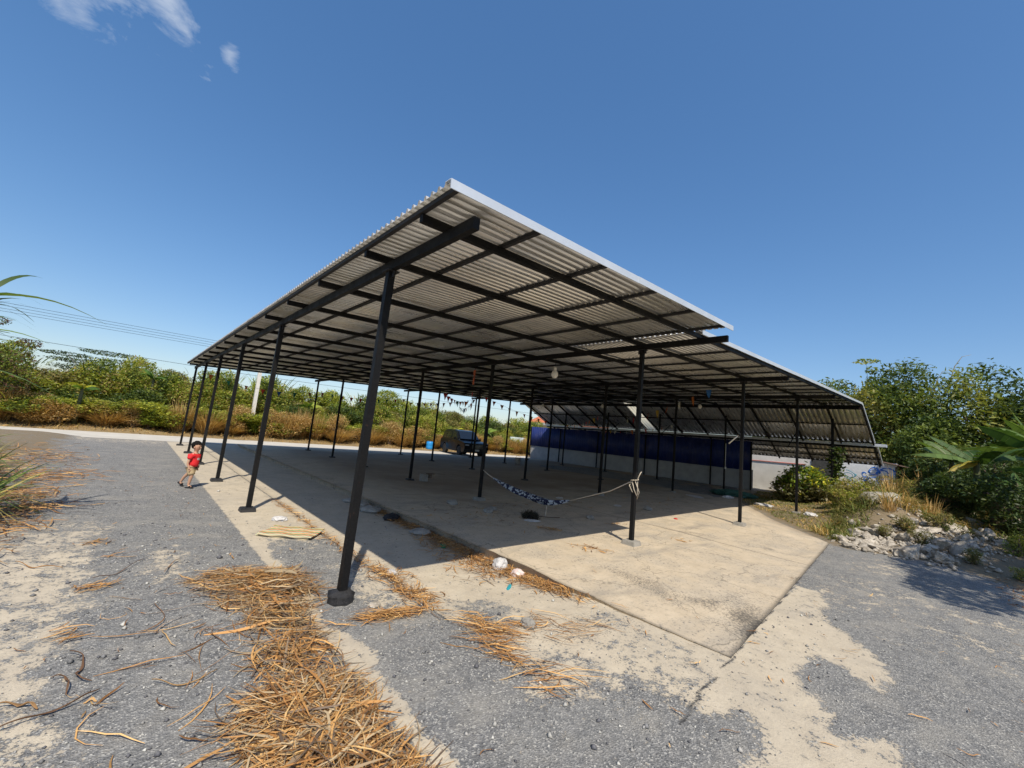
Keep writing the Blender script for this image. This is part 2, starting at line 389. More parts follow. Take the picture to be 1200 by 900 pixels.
def yard_mask(x, y):
    wob = (fbm(x, y, 1.6, 4, 21)-.5)
    c = np.zeros(x.shape)
    # lower concrete strip beside the kerb, ragged towards the camera
    edge = np.interp(x, [2.4, 2.55, 2.95, 3.1, 3.3, 5], [3.1, 2.2, 2.0, 1.6, 1.2, 1.1])+.9*wob
    c = np.maximum(c, sstep(2.40, 2.44, x)*(1-sstep(4.9, 5.1, x))*sstep(edge-.5, edge+.5, y)*np.where(y < 2.7, .74+.5*wob, 1))
    c = c*(1-.8*soft_poly(x, y, [(2.82, 3.64), (3.24, 3.3), (2.97, 2.89), (2.42, 2.83), (2.4, 3.11)], .25))
    c = np.maximum(c, .85*np.exp(-((x-4.1)/.35)**2)*sstep(1.2, 1.6, y)*(1-sstep(3.2, 3.8, y)))
    # concrete band round the post feet
    c = np.maximum(c, .9*sstep(1.36, 1.42, x)*(1-sstep(1.50, 1.66, x+.35*wob))*sstep(.8, 1.4, y))
    c = np.maximum(c, sstep(1.40, 1.5, x)*(1-sstep(2.39, 2.41, x))*np.clip(sstep(5.0, 7.5, y)*.85+wob*.5, 0, 1))
    c = np.maximum(c, .62*sstep(1.5, 1.6, x)*(1-sstep(2.36, 2.42, x))*np.exp(-((y-4.3)/1.0)**2)*sstep(1.75, 2.1, x))
    # pale skin of cement peeled over the asphalt
    P1 = [(7.36, 1.46), (6.03, 1.1), (5.79, .87), (5.25, .57), (4.64, .53), (4.83, .75), (4.93, 1.01), (4.47, 1.09), (4.12, .9), (3.96, .74), (3.72, .74), (3.69, .64), (3.95, .44), (3.6, .2), (3.2, .1), (2.7, .6), (2.82, .88), (2.91, 1.0), (2.89, 1.14), (2.88, 1.3), (3.07, 1.42), (4.19, 1.54), (6.44, 1.77), (7.4, 1.8)]
    p1 = soft_poly(x+.12*wob, y+.12*wob, P1, .09)
    p1 = p1*(1-.9*soft_poly(x, y, [(2.75, 1.05), (3.0, 1.25), (3.35, 1.1), (3.1, .85)], .12))
    c = np.maximum(c, np.clip(p1*(.80+.5*wob), 0, 1))
    # rest of the front: dusty streaks
    c = np.maximum(c, sstep(4.4, 8, x)*(.25+.7*wob)*(1-sstep(1.2, 2.6, y)))
    c = np.maximum(c, .62*np.exp(-((x-2.75)/.5)**2-((y-2.1)/.5)**2)+0*x)
    # thick beige dust at the left and between
    wl = .55*wob
    c = np.maximum(c, np.clip((.60+.35*wob)*(1-sstep(-.25, .30, x+wl))*(1-sstep(7.2, 9.5, y)), 0, 1)*sstep(-3, -1, y))
    c = np.maximum(c, .55*np.exp(-((x-.55)/.28)**2-((y-5.9)/.9)**2))
    c = np.maximum(c, .45*sstep(19, 24, y))
    g = np.zeros(x.shape)
    g = np.maximum(g, .62*(1-sstep(.008, .035, seg_dist(x, y, [(2.85, 1.30), (3.4, 1.40), (4.08, 1.455), (4.43, 1.50), (7.1, 1.77), (11.9, 2.27)])+.03*wob)))
    g = np.maximum(g, .55*(1-sstep(.01, .035, np.abs(x-2.41)))*sstep(1.5, 3, y))
    g = np.maximum(g, .62*(1-sstep(.005, .025, np.abs(x-1.40)))*(y < 3.4))
    g = np.maximum(g, .34*(1-sstep(.1, .6, seg_dist(x, y, [(3.1, 2.6), (3.9, 2.5), (4.6, 2.2)])))+0*x)
    b = np.zeros(x.shape)
    far_r = sstep(-.1, .5, (y-2.15)-(x-11.9)*.73)*0
    b = np.maximum(b, sstep(.0, .7, (x-11.6-.9*(y < 1)*(1-y)*-1))*0)
    rb = [(11.9, 2.2), (17.6, 6.1), (24.9, 7.9), (60, 9), (60, -12), (8.6, -12), (9.6, -2.2), (10.9, -.7), (12.2, .4)]
    b = np.maximum(b, soft_poly(x, y, rb, .35))
    b = np.maximum(b, .75*(1-sstep(-2.0, -1.0, x+.9*wob)))
    b = np.where((x < 1) & (y < 6.2), 0, b)
    
    return np.clip(np.stack([c, g, b], -1), 0, 1)
Z = zy(GX, GY)
V = np.stack([GX, GY, Z], -1).reshape(-1, 3)
ny, nx = GX.shape
idx = np.arange(ny*nx).reshape(ny, nx)
Fq = np.stack([idx[:-1, :-1], idx[:-1, 1:], idx[1:, 1:], idx[1:, :-1]], -1).reshape(-1, 4)
me = arr_mesh('yard', V, Fq, yard_mask(GX, GY).reshape(-1, 3), True, [M_YARD])
tag(link('yard', me), kind='structure')

# big ground sheet to the horizon, sunk below the yard
n = 60; a = np.sinh(np.linspace(-5, 5, n))/math.sinh(5)*1500
AX, AY = np.meshgrid(a, a+0); idx = np.arange(n*n).reshape(n, n)
me = arr_mesh('ground', np.stack([AX, AY, np.full(AX.shape, -.45)], -1).reshape(-1, 3), np.stack([idx[:-1, :-1], idx[:-1, 1:], idx[1:, 1:], idx[1:, :-1]], -1).reshape(-1, 4), None, False, [M_SOILG])
tag(link('ground', me), kind='structure')

def grid_sheet(name, xs, ys, zf, mat, tintf=None, kind='structure'):
    X_, Y_ = np.meshgrid(xs, ys); Z_ = zf(X_, Y_); a_, b_ = X_.shape; id_ = np.arange(a_*b_).reshape(a_, b_)
    me = arr_mesh(name, np.stack([X_, Y_, Z_], -1).reshape(-1, 3), np.stack([id_[:-1, :-1], id_[:-1, 1:], id_[1:, 1:], id_[1:, :-1]], -1).reshape(-1, 4), None if tintf is None else tintf(X_, Y_).reshape(-1, 3), True, [mat])
    return tag(link(name, me), kind=kind)
# road and grassy verge behind it
def zroad(x, y): return .008+.012*(fbm(x, y, .3, 2, 5)-.5)
grid_sheet('road', np.linspace(-120, 120, 200), np.linspace(24.3, 28.4, 10), zroad, M_ROAD)
def zverge(x, y): return -.05+.35*sstep(28.2, 31.5, y)+.7*sstep(31, 36, y)+.25*(fbm(x, y, .6, 3, 8)-.45)
grid_sheet('verge', np.linspace(-130, 160, 300), np.linspace(28.15, 60, 60), zverge, M_SOIL)

# raised slab under the roof
def slab_front(x):
    return np.where(x < 12, 1.50+(x-4.43)*.103, np.where(x < 17.6, 2.28+(x-12)*.68, 6.1+(x-17.6)*.27))
def zslab(x, y):
    base = .045+.0065*np.clip(x-10, 0, 20)
    fr = sstep(.0, 2.6, y-slab_front(x))
    lowz = zy(x, y)+.006
    return np.where(x < 12, lowz*(1-fr)+base*fr, base*sstep(0, 1.2, y-slab_front(x))+(zy(x, y)+.02)*(1-sstep(0, 1.2, y-slab_front(x))))
sx = np.concatenate([np.arange(4.10, 9, .07), np.arange(9, 24.62, .15)]); tt = np.concatenate([np.linspace(0, .3, 110)[:-1], np.linspace(.3, 1, 110)])
TX, TT = np.meshgrid(sx, tt)
f0 = slab_front(TX); TY = f0+(24.30-f0)*TT
TXw = TX+np.where(TX < 4.11, .09*(fbm(TY, TY*0, 3.5, 5, 4)-.5), 0)
TZ = zslab(TX, TY)
def slab_mask(x, y):
    wob = fbm(x, y, 1.4, 4, 33)-.5
    dirt = np.clip(sstep(7.5, 11, y+3*wob)*sstep(4.6, 6.5, x)+.0, 0, 1)*(1-sstep(21.5, 24, y))*.85
    g = np.zeros(x.shape)
    for xx in (9.0, 13.9, 18.8): g = np.maximum(g, .55*(1-sstep(.0, .05, np.abs(x-xx))))
    for yy in (3.9, 8.6, 13.5, 18.4): g = np.maximum(g, .5*(1-sstep(.0, .05, np.abs(y-yy-.02*(x-6)))))
    # sooty worn stains near the front
    g = np.maximum(g, .47*soft_poly(x, y, [(5.3, 4.6), (5.35, 3.76), (5.6, 2.8), (5.1, 2.2), (4.8, 1.8), (4.5, 1.8), (4.7, 2.6), (5.0, 3.7)], .25))
    g = np.maximum(g, .50*soft_poly(x, y, [(5.0, 2.8), (5.6, 2.3), (6.6, 2.2), (6.2, 1.9), (4.9, 1.8)], .25))
    g = np.maximum(g, .46*soft_poly(x, y, [(8.4, 4.9), (9.2, 4.9), (10, 3.7), (9.2, 3.5)], .4))
    g = np.maximum(g, np.clip(.40+.8*wob, 0, .6)*(1-sstep(.1, .9, y-slab_front(x)))*(x < 8))
    b = np.maximum(dirt, .5*(1-sstep(.0, .5, y-slab_front(x)))*(x > 12.5))
    return np.stack([0*x, g, b], -1)
sv = np.stack([TXw, TY, TZ], -1).reshape(-1, 3); st_ = slab_mask(TX, TY).reshape(-1, 3)
a_, b_ = TX.shape; id_ = np.arange(a_*b_).reshape(a_, b_)
Fq = [np.stack([id_[:-1, :-1], id_[:-1, 1:], id_[1:, 1:], id_[1:, :-1]], -1).reshape(-1, 4)]
# kerb face (left), front lip and back lip
def skirt(line, sv, st_, Fq, flip):
    base = len(sv); low = sv[line].copy(); low[:, 2] = -.2
    sv = np.vstack([sv, low]); t2 = st_[line].copy(); st_ = np.vstack([st_, t2]); k = np.arange(len(line)-1)
    q = np.stack([line[k], line[k+1], base+k+1, base+k], -1); Fq.append(q[:, ::-1] if flip else q); return sv, st_
sv, st_ = skirt(id_[:, 0], sv, st_, Fq, True); sv, st_ = skirt(id_[0, :], sv, st_, Fq, False); sv, st_ = skirt(id_[-1, :], sv, st_, Fq, True)
me = arr_mesh('concrete_slab', sv, np.vstack(Fq), st_, False, [M_SLAB])
tag(link('concrete_slab', me), kind='structure')

def gz(x, y):
    """what the surface is under a thing"""
    x = float(x); y = float(y); X1 = np.array([x]); Y1 = np.array([y])
    if 4.1 <= x <= 24.6 and float(slab_front(X1)[0]) <= y <= 24.3: return float(zslab(X1, Y1)[0])
    if y > 28.2: return float(zverge(X1, Y1)[0])
    if y > 24.3: return .01
    return float(zy(X1, Y1)[0])

# ------------------------------------------------------------------ the open shed
SL = .0434
def ztop(x): return 3.51+SL*(x-1.744)      # underside of the roof sheets
PX = [1.744, 6.791, 11.835, 16.861, 22.1]; PY = [4.10, 8.43, 11.99, 15.45, 18.91, 22.32]
shed = thing('open_shed', 'long open-sided black steel shed with corrugated metal roof over the concrete slab', 'shed', (PX[0], PY[0], 0))
def part(mb, name, mat, parent=shed, **k):
    o = mb.build(name, mat, None, **k); o.parent = parent
    ml = parent.location if parent else Vector((0, 0, 0)); o.location = o.location-ml
    return o
BEAM_H = .10
def beam_bot(x): return ztop(x)-.04-.07-BEAM_H
lean = {(0, 0): (.0, .0)}
SLOPE = -1.4/3.1
for i, x in enumerate(PX):
    for j, y in enumerate(PY):
        zb = gz(x, y); zt = beam_bot(x) if i < 4 else 4.35+SLOPE*(x-21.3)-.2
        r_ = .034 if i else (.037 if j == 0 else .036)
        if i == 4 and j == 0:
            mb = MB(); mb.bar((x, y, zb+.75), (x, y, zt), .09, .09, None, up=(0, 1, 0)); o = part(mb, 'post', M_STEEL)
            mb = MB(); mb.bar((x+.03, y-.05, zb-.05), (x+.12, y-.1, zb+.55), .085, .085, None, up=(0, 1, 0)); s_ = part(mb, 'post_stub', simple('rusty_steel', (.12, .07, .045), .8)); s_['label'] = 'bent rusty stub of the broken post'
            continue
        mb = MB(); mb.bar((x, y, zb-.1), (x+(.05 if i == 0 else 0), y, zt), r_*2, r_*2, None, up=(0, 1, 0))
        o = part(mb, 'post', M_STEEL)
        if i < 4:
            pm = MB(); pm.box((x+(.05 if i == 0 else 0), y, zt-.006), (.13, .15, .01)); pm.box((x+(.05 if i == 0 else 0), y+.06, zt-.04), (.006, .05, .07)); pm.box((x+(.05 if i == 0 else 0), y-.06, zt-.04), (.006, .05, .07))
            q = pm.build('head_plate', M_STEEL2); q.parent = o; q.location = -(shed.location+o.location)
        fm = MB()
        if i == 0 and j == 0:
            prof = [(.11, -.03), (.125, .02), (.108, .05), (.12, .075), (.085, .095), (.055, .11)]
            fm.lathe((x, y, zb), prof, None, 14)
            for v in fm.bm.verts: v.co += Vector((rnd.uniform(-.015, .015), rnd.uniform(-.015, .015), rnd.uniform(-.008, .008)))
            q = fm.build('footing', M_TAR)
        elif i == 0:
            fm.box((x-.01, y-.01, zb+.025), (.24, .24, .08), None, None, .9); q = fm.build('footing', M_TAR, bevel=.012)
        elif i in (1, 2) and j < 2:
            fm.box((x, y, zb+.03), (.26, .26, .09), None, None, .9); q = fm.build('footing', M_CONC, bevel=.012)
        else:
            fm.box((x, y, zb+.02), (.22, .22, .06), None, None, .92); q = fm.build('footing', M_TAR if j > 1 else M_CONC, bevel=.01)
        q.parent = o; q.matrix_parent_inverse = Matrix.Translation(-shed.location).inverted() if False else Matrix.Identity(4)
        q.location = -(shed.location+o.location)
YF = [2.60, 2.58, 3.05, 3.03]
YB = 22.75
for i in range(4):
    x = PX[i]+(.05 if i == 0 else 0); z = beam_bot(x)+BEAM_H/2
    part(MB().bar((x, YF[i]+.02, z), (x, YB+.1, z), .06, BEAM_H), 'beam', M_STEEL)
zr = 4.35
XR = 21.3
part(MB().bar((XR, 2.98, zr-.17), (XR, YB, zr-.17), .09, .15), 'beam', M_STEEL)
RY = [3.05, 4.18, 5.65, 7.12, 8.6, 10.2, 11.7, 13.2, 14.7, 16.2, 17.7, 19.2, 20.7, 22.2]
for k, y in enumerate(RY):
    x0 = 1.53; x1 = XR
    part(MB().bar((x0, y, ztop(x0)-.04-.036), (x1, y, ztop(x1)-.04-.036), .05, .07), 'rafter', M_STEEL)
pxs = [1.53, 2.42, 3.44, 4.46, 5.47, 6.49]+[6.49+1.03*k for k in range(1, 14)]+[21.1]
for x in pxs:
    y0 = 2.545 if x < 6.7 else 3.03
    x += rnd.uniform(-.02, .02); part(MB().bar((x, y0, ztop(x)-.021), (x+rnd.uniform(-.03, .03), YB, ztop(x)-.021), .04, .038), 'purlin', M_STEEL2)
# corrugated sheets, ribs running along x
def corr(name, xs, zf, y0, y1, mat, pitch=.10, h=.036, parent=shed, solid=False):
    n = int(round((y1-y0)/pitch)); p = (y1-y0)/n; ys = []; hs = []
    for k in range(n):
        b = y0+k*p
        ys += [b, b+.30*p, b+.42*p, b+.48*p, b+.54*p, b+.88*p]; hs += [0, 0, .0, .004, .0, 0]
        ys[-6:] = [b, b+.56*p, b+.68*p, b+.84*p, b+.96*p, b+.98*p]; hs[-6:] = [0, 0, h, h, 0, 0]
    ys.append(y1); hs.append(0); ys = np.array(ys); hs = np.array(hs)
    X_, Y_ = np.meshgrid(np.array(xs), ys); Z_ = zf(X_)+hs[:, None]+.002
    a_, b_ = X_.shape; id_ = np.arange(a_*b_).reshape(a_, b_)
    me = arr_mesh(name, np.stack([X_, Y_, Z_], -1).reshape(-1, 3), np.stack([id_[:-1, :-1], id_[:-1, 1:], id_[1:, 1:], id_[1:, :-1]], -1).reshape(-1, 4), None, False, [mat])
    o = link(name, me); o.parent = parent; o.location = -parent.location
    sm = o.modifiers.new('thickness', 'SOLIDIFY'); sm.thickness = .0012; sm.offset = 1
    return o
zf = lambda x: ztop(x)
corr('roof_sheet', [1.47, 4, 6.72], zf, 2.53, 8.05, M_SHEET)
corr('roof_sheet', [6.725, 9, 12, 15, 18, 21.3], lambda x: ztop(x)-.0, 3.0, 8.05, M_SHEET)
corr('roof_sheet', [1.47, 4, 8, 12, 16, 21.3], lambda x: ztop(x)+.004, 7.98, 13.85, M_SHEET)
o = corr('roof_sheet', [1.47, 4, 7.0], zf, 13.85, 22.72, M_SHEET)
o = corr('roof_sheet', [7.0, 12, 16, 21.3], zf, 14.10, 22.72, M_SHEET)
zs = lambda x: 4.352+SLOPE*(x-XR)
corr('slope_sheet', [21.32, 24.4], zs, 3.0, 13.35, M_SHEET, .19)
corr('slope_sheet', [21.32, 24.4], zs, 13.95, 22.7, M_SHEET, .19)
m_sky, nt_, b_ = newmat('translucent_roof_panel'); b_.inputs['Base Color'].default_value = (.75, .73, .65, 1); b_.inputs['Roughness'].default_value = .5
t_ = ND(nt_, 'ShaderNodeBsdfTranslucent'); t_.inputs[0].default_value = (.85, .82, .72, 1); ms_ = ND(nt_, 'ShaderNodeMixShader'); ms_.inputs[0].default_value = .75
nt_.links.new(b_.outputs[0], ms_.inputs[1]); nt_.links.new(t_.outputs[0], ms_.inputs[2]); nt_.links.new(ms_.outputs[0], nt_.nodes['Material Output'].inputs[0])
o = corr('skylight_panel', [21.32, 24.4], zs, 13.35, 13.95, m_sky, .2)
zl = lambda x: 2.88+(-.52)*(x-24.55)
corr('lower_sheet', [24.55, 26.15], zl, 2.95, 22.7, M_SHEET, .19)
for y in [3.03]+RY[1:]+[]:
    yy = y
    part(MB().bar((XR+.05, yy, zs(XR)-.10), (24.35, yy, zs(24.35)-.10), .05, .10), 'slope_rafter', M_STEEL)
    part(MB().bar((24.60, yy+.02, zl(24.6)-.09), (26.12, yy+.02, zl(26.12)-.09), .05, .08), 'lower_rafter', M_STEEL)
for x in (22.85, 24.3): part(MB().bar((x, 3.02, zs(x)-.025), (x, YB, zs(x)-.025), .05, .045), 'purlin', M_STEEL)
for x in (25.1, 25.65, 26.1): part(MB().bar((x, 2.98, zl(x)-.025), (x, YB, zl(x)-.025), .05, .045), 'purlin', M_STEEL)
part(MB().bar((24.42, 2.98, 2.78), (24.42, YB, 2.78), .07, .12), 'beam', M_STEEL)
corr('sheet_gap_strip', [7.0, 12, 16, 21.3], lambda x: ztop(x)+.002, 13.85, 14.10, m_sky, .08, .004)  # translucent strip added in place of the bright gap between roof sheets
# gutter: an open trough between the two slopes, sticking out past the roof
g = MB()
for (x0, z0), (x1, z1) in (((24.30, 2.98), (24.30, 2.80)), ((24.30, 2.80), (24.56, 2.80)), ((24.56, 2.80), (24.56, 2.98))):
    g.bar((x0, 2.1, z0), (x0, 2.1, z0), .001, .001) if False else None
for sx_, zc, wd, ht in ((24.29, 2.875, .012, .12), (24.425, 2.815, .26, .012), (24.56, 2.875, .012, .12)):
    g.box((sx_, (2.62+YB)/2, zc), (wd, YB-2.62, ht))
part(g, 'gutter', M_FLASH)
# flashings
def flash(x0, x1, y, z0f, h=.075):
    g = MB(); a, b = Vector((x0, y, z0f(x0)+h/2-.05)), Vector((x1, y, z0f(x1)+h/2-.05))
    g.bar(a, b, .008, h); g.bar(a+Vector((0, .05, h/2+.003)), b+Vector((0, .05, h/2+.003)), .07, .006)
    part(g, 'verge_flashing', M_FLASH)
flash(1.46, 4.0, 2.52, ztop); flash(4.0, 6.76, 2.516, ztop)
flash(6.76, 12, 2.99, ztop); flash(12, 17, 2.986, ztop); flash(17, 21.34, 2.99, ztop)
flash(21.34, 24.28, 2.985, zs, .07); flash(24.58, 26.17, 2.93, zl, .06)
# braces near the wall
for j, y in enumerate((5.65, 11.99, 15.45, 18.91)):
    part(MB().bar((PX[4], y+.05, 2.7), (24.4, y+.05, 2.66), .035, .035), 'brace', M_STEEL)
    part(MB().bar((PX[4], y+.05, 2.5), (23.4, y+.05, 3.25), .03, .03), 'brace', M_STEEL)

# ------------------------------------------------------------------ wall at the back right
wall = thing('boundary_wall', 'low grey rendered wall with blue metal sheeting above it along the shaded side', 'wall', (24.65, 8.0, 0))
def wpart(mb, name, mat, par, **k):
    o = mb.build(name, mat, None, **k); o.parent = par; o.location = -par.location; return o
wpart(MB().box((24.72, 16.3, .55), (.14, 16.6, 1.3)), 'block_wall', M_WALLB, wall)
def cladding(x, y0, y1, z0, z1):
    n = int((y1-y0)/.2); ys = []; xs = []
    for k in range(n):
        b = y0+k*.2; ys += [b, b+.10, b+.12, b+.17, b+.19]; xs += [0, 0, -.022, -.022, 0]
    ys = np.array(ys+[y1]); xs = np.array(xs+[0])
    V = np.concatenate([np.stack([x+xs, ys, np.full(len(ys), z0)], -1), np.stack([x+xs, ys, np.full(len(ys), z1)], -1)])
    k = np.arange(len(ys)-1); me = arr_mesh('cladding', V, np.stack([k, k+1, k+1+len(ys), k+len(ys)], -1), None, False, [M_BLUE])
    o = link('cladding', me); o.parent = wall; o.location = -wall.location
    sm = o.modifiers.new('thickness', 'SOLIDIFY'); sm.thickness = .0015
    return o
cladding(24.60, 8.0, 24.6, 1.15, 2.68)
for y in (8.02, 10.1, 14.2, 17.9, 21.4, 24.58):
    wpart(MB().bar((24.53, y, .0), (24.53, y, 2.66), .06, .06, None, up=(0, 1, 0)), 'wall_post', M_STEEL, wall)

# ------------------------------------------------------------------ neighbour's white building beyond
nb = thing('white_outbuilding', 'grubby white rendered outbuilding behind the round yellow-green bush, with blue scribbles at one end', 'building', (27.2, 3, 0))
wpart(MB().box((27.9, 8.9, 1.35), (1.4, 7.9, 3.1)), 'wall', M_WHITE, nb)
mr_ = simple('red_pipe', (.35, .05, .04), .6)
wpart(MB().tube([(27.17, 6.2, 1.75), (27.17, 9.5, 1.70), (27.17, 12.5, 1.72)], .02), 'pipe', mr_, nb)
wpart(MB().box((27.19, 5.4, 1.45), (.06, 1.1, 1.2)), 'window_opening', simple('dark_opening', (.05, .05, .045), .8), nb)
wpart(MB().box((27.62, 3.75, 1.15), (.72, 2.35, 2.1)), 'painted_wall', two('white_panel', (.62, .64, .66), (.75, .76, .76), 2), nb)
gm = simple('blue_scribble_paint', (.03, .16, .55), .6)
g = MB(); rg = random.Random(5)
for k in range(13):
    cy_ = rg.uniform(2.85, 3.7); cz = rg.uniform(1.2, 1.95); pts = []; r0 = rg.uniform(.08, .24); t0 = rg.uniform(0, 6)
    for q in range(10):
        t = t0+q*.5; r1 = r0*(1-.05*q); pts.append((27.258, cy_+r1*math.cos(t)*1.1+.03*q*math.sin(k), cz+r1*math.sin(t)))
    g.tube(pts, [rg.uniform(.012, .045) for _ in pts], None, 5)
for v in g.bm.verts: v.co.x = 27.258+(v.co.x-27.258)*.08-.0
wpart(g, 'scribble', gm, nb)
g2 = MB()
for k in range(5):
    cy_ = 4.2+.25*rg.uniform(-1, 1); cz = rg.uniform(1.15, 1.7); g2.tube([(27.257, cy_+.2*math.cos(t/2), cz+.14*math.sin(t/2+k)) for t in range(9)], .014, None, 5)
for v in g2.bm.verts: v.co.x = 27.257+(v.co.x-27.257)*.08
wpart(g2, 'scribble', simple('teal_scribble_paint', (.08, .30, .40), .6), nb)

hut = thing('lean_to_hut', 'small rusty sheet-roofed lean-to half hidden in weeds beside the white outbuilding', 'hut', (27.4, 2, 0))
rot_ = Matrix.Rotation(R(10), 3, 'X')
wpart(MB().box((28.0, 2.2, 2.08), (2.0, 1.9, .04), None, rot_), 'roof', simple('rusty_sheet', (.30, .19, .14), .7, .2), hut)
wpart(MB().bar((27.3, 2.6, 0), (27.3, 2.6, 2.05), .08, .08, None, up=(0, 1, 0)), 'post', M_BARK, hut)
wpart(MB().box((28.6, 2.2, 1.0), (.08, 1.6, 2.0)), 'back_panel', simple('brown_board', (.08, .06, .05), .9), hut)
wpart(MB().box((27.6, 1.75, .75), (.05, .6, 1.2)), 'side_panel', M_WALLB, hut)

# far house
hs = thing('orange_roof_house', 'pale house with an orange tiled hip roof seen past the end of the blue wall', 'house', (64, 61, 0))
g = MB(); g.box((79, 66, 2.5), (15, 10, 5.6)); wpart(g, 'wall', simple('pale_render', (.6, .58, .52), .9), hs)
g = MB(); b0 = [g.bm.verts.new(p) for p in ((70.2, 60, 5.6), (88, 60, 5.6), (88, 72, 5.6), (70.2, 72, 5.6))]; t0 = [g.bm.verts.new(p) for p in ((76, 66, 10.6), (82, 66, 10.6))]
for f in ((b0[0], b0[1], t0[1], t0[0]), (b0[1], b0[2], t0[1]), (b0[2], b0[3], t0[0], t0[1]), (b0[3], b0[0], t0[0]), (b0[3], b0[2], b0[1], b0[0])): g.bm.faces.new(f)
rf = wpart(g, 'roof', simple('orange_tiles', (.52, .16, .07), .7, 0, .2, 2), hs)
wpart(MB().box((79, 66, 5.3), (18, 12.2, .55)), 'eaves', simple('eaves_board', (.5, .5, .47), .8), hs)
wpart(MB().box((79, 66, 10.62), (6.2, .5, .3)), 'ridge_cap', M_BARK, hs)

bw = thing('ruined_block_wall', 'low pinkish block wall with a pale panel on it across the road beyond the parked vehicle', 'wall', (28, 30, 0))
wpart(MB().box((29.0, 30.6, .15), (2.6, .2, 1.3)), 'block_wall', simple('pinkish_blocks', (.50, .40, .33), .9, 0, .25, 8), bw)
wpart(MB().box((28.6, 30.5, 1.25), (1.9, .12, .9)), 'panel', simple('pale_panel', (.52, .60, .62), .6, 0, .2, 5), bw)

# ------------------------------------------------------------------ vegetation builders
def leaf_cloud(centers, size, rg, cols, up=.3, aspect=.42, droop=0, sizevar=.4):
    """rhombic leaves; centers (n,3); cols list of rgb with weights by clump"""
    n = len(centers); d = rg.normal(size=(n, 3)); d[:, 2] = d[:, 2]*.6-droop; d /= np.linalg.norm(d, axis=1)[:, None]
    nn = rg.normal(size=(n, 3)); nn[:, 2] += up*3; s = np.cross(d, nn); s /= np.linalg.norm(s, axis=1)[:, None]+1e-9
    L = size*(1+sizevar*rg.uniform(-1, 1, n))[:, None]; W = L*aspect
    nrm_ = np.cross(s, d)
    c = centers; V = np.stack([c-d*L/2, c+s*W/2+nrm_*W*.12, c+d*L/2, c-s*W/2+nrm_*W*.12], 1).reshape(-1, 3)
    return V, np.arange(4*n).reshape(n, 4), np.repeat(cols, 4, 0)
def pick(rg, n, pal, base=None):
    pal = np.array(pal); k = rg.integers(0, len(pal), n); c = pal[k]*(1+.25*rg.uniform(-1, 1, (n, 1)))
    return c
def clumpy(rg, n, pal, P, s=.9):
    """palette index follows a coarse noise in space: clumps of colour"""
    pal = np.array(pal); f = fbm(P[:, 0]+P[:, 2]*.7, P[:, 1]-P[:, 2]*.5, s, 3, int(rg.integers(50)))
    f = (f-f.min())/(np.ptp(f)+1e-6)+rg.normal(0, .14, n); k = np.clip((f*len(pal)).astype(int), 0, len(pal)-1)
    return pal[k]*(1+.28*rg.uniform(-1, 1, (n, 1)))
def blob_points(rg, n, lobes, shell=.55):
    """points in lobes (cx,cy,cz,rx,ry,rz), denser to the outside"""
    vol = np.array([l[3]*l[4]*l[5] for l in lobes])**.67; k = rg.choice(len(lobes), n, p=vol/vol.sum()); Lb = np.array(lobes)[k]
    u = rg.normal(size=(n, 3)); u /= np.linalg.norm(u, axis=1)[:, None]; r = rg.uniform(shell, 1, n)**.5*(1+.10*rg.normal(size=n))
    return Lb[:, :3]+u*Lb[:, 3:]*r[:, None]
def blades(rg, base, dirs, L, W, cols, segs=4, bend=.6, flat=None):
    """curved tapering strips from base along dirs, bending down"""
    n = len(base); t = np.linspace(0, 1, segs+1)[None, :, None]
    d = dirs/np.linalg.norm(dirs, axis=1)[:, None]; hz = d.copy(); hz[:, 2] = 0; hz /= np.linalg.norm(hz, axis=1)[:, None]+1e-6
    L = L[:, None, None]; b = (np.full(n, bend) if np.isscalar(bend) else bend)[:, None, None]
    P = base[:, None, :]+d[:, None, :]*L*t+hz[:, None, :]*L*b*.5*t**2-np.array([0, 0, 1])*L*b*t**2.4*.9
    s = np.cross(hz, [0, 0, 1.]); s /= np.linalg.norm(s, axis=1)[:, None]+1e-9
    tw = rg.uniform(-.6, .6, n)[:, None]; s = s*np.cos(tw)+np.cross(d, s)*np.sin(tw)
    wd = (W[:, None, None])*(1-t**2*.92)*np.where(t < .15, .6+t*2.6, 1)
    A = P-s[:, None, :]*wd/2; B = P+s[:, None, :]*wd/2
    V = np.stack([A, B], 2).reshape(-1, 3); m_ = 2*(segs+1)
    k = (np.arange(n)*m_)[:, None]+2*np.arange(segs)[None, :]
    Fq = np.stack([k, k+1, k+3, k+2], -1).reshape(-1, 4)
    return V, Fq, np.repeat(cols, m_, 0)
def merge(parts):
    V = []; Fq = []; C = []; o = 0
    for v, f, c in parts: V.append(v); Fq.append(f+o); C.append(c); o += len(v)
    return np.vstack(V), np.vstack(Fq), np.vstack(C)

G_DARK = [(.035, .06, .018), (.05, .085, .022), (.07, .11, .03), (.10, .13, .035)]
G_BANK = [(.09, .13, .028), (.18, .235, .04), (.28, .32, .055), (.38, .38, .065), (.36, .27, .09)]
G_YEL = [(.17, .24, .035), (.27, .33, .045), (.40, .41, .06), (.12, .17, .035)]
G_TAN = [(.44, .28, .10), (.55, .37, .14), (.32, .19, .07), (.62, .45, .20)]
G_OLIVE = [(.14, .15, .04), (.21, .20, .06), (.29, .24, .09), (.09, .12, .03)]
G_BROWN = [(.10, .05, .035), (.14, .07, .045), (.17, .11, .05)]

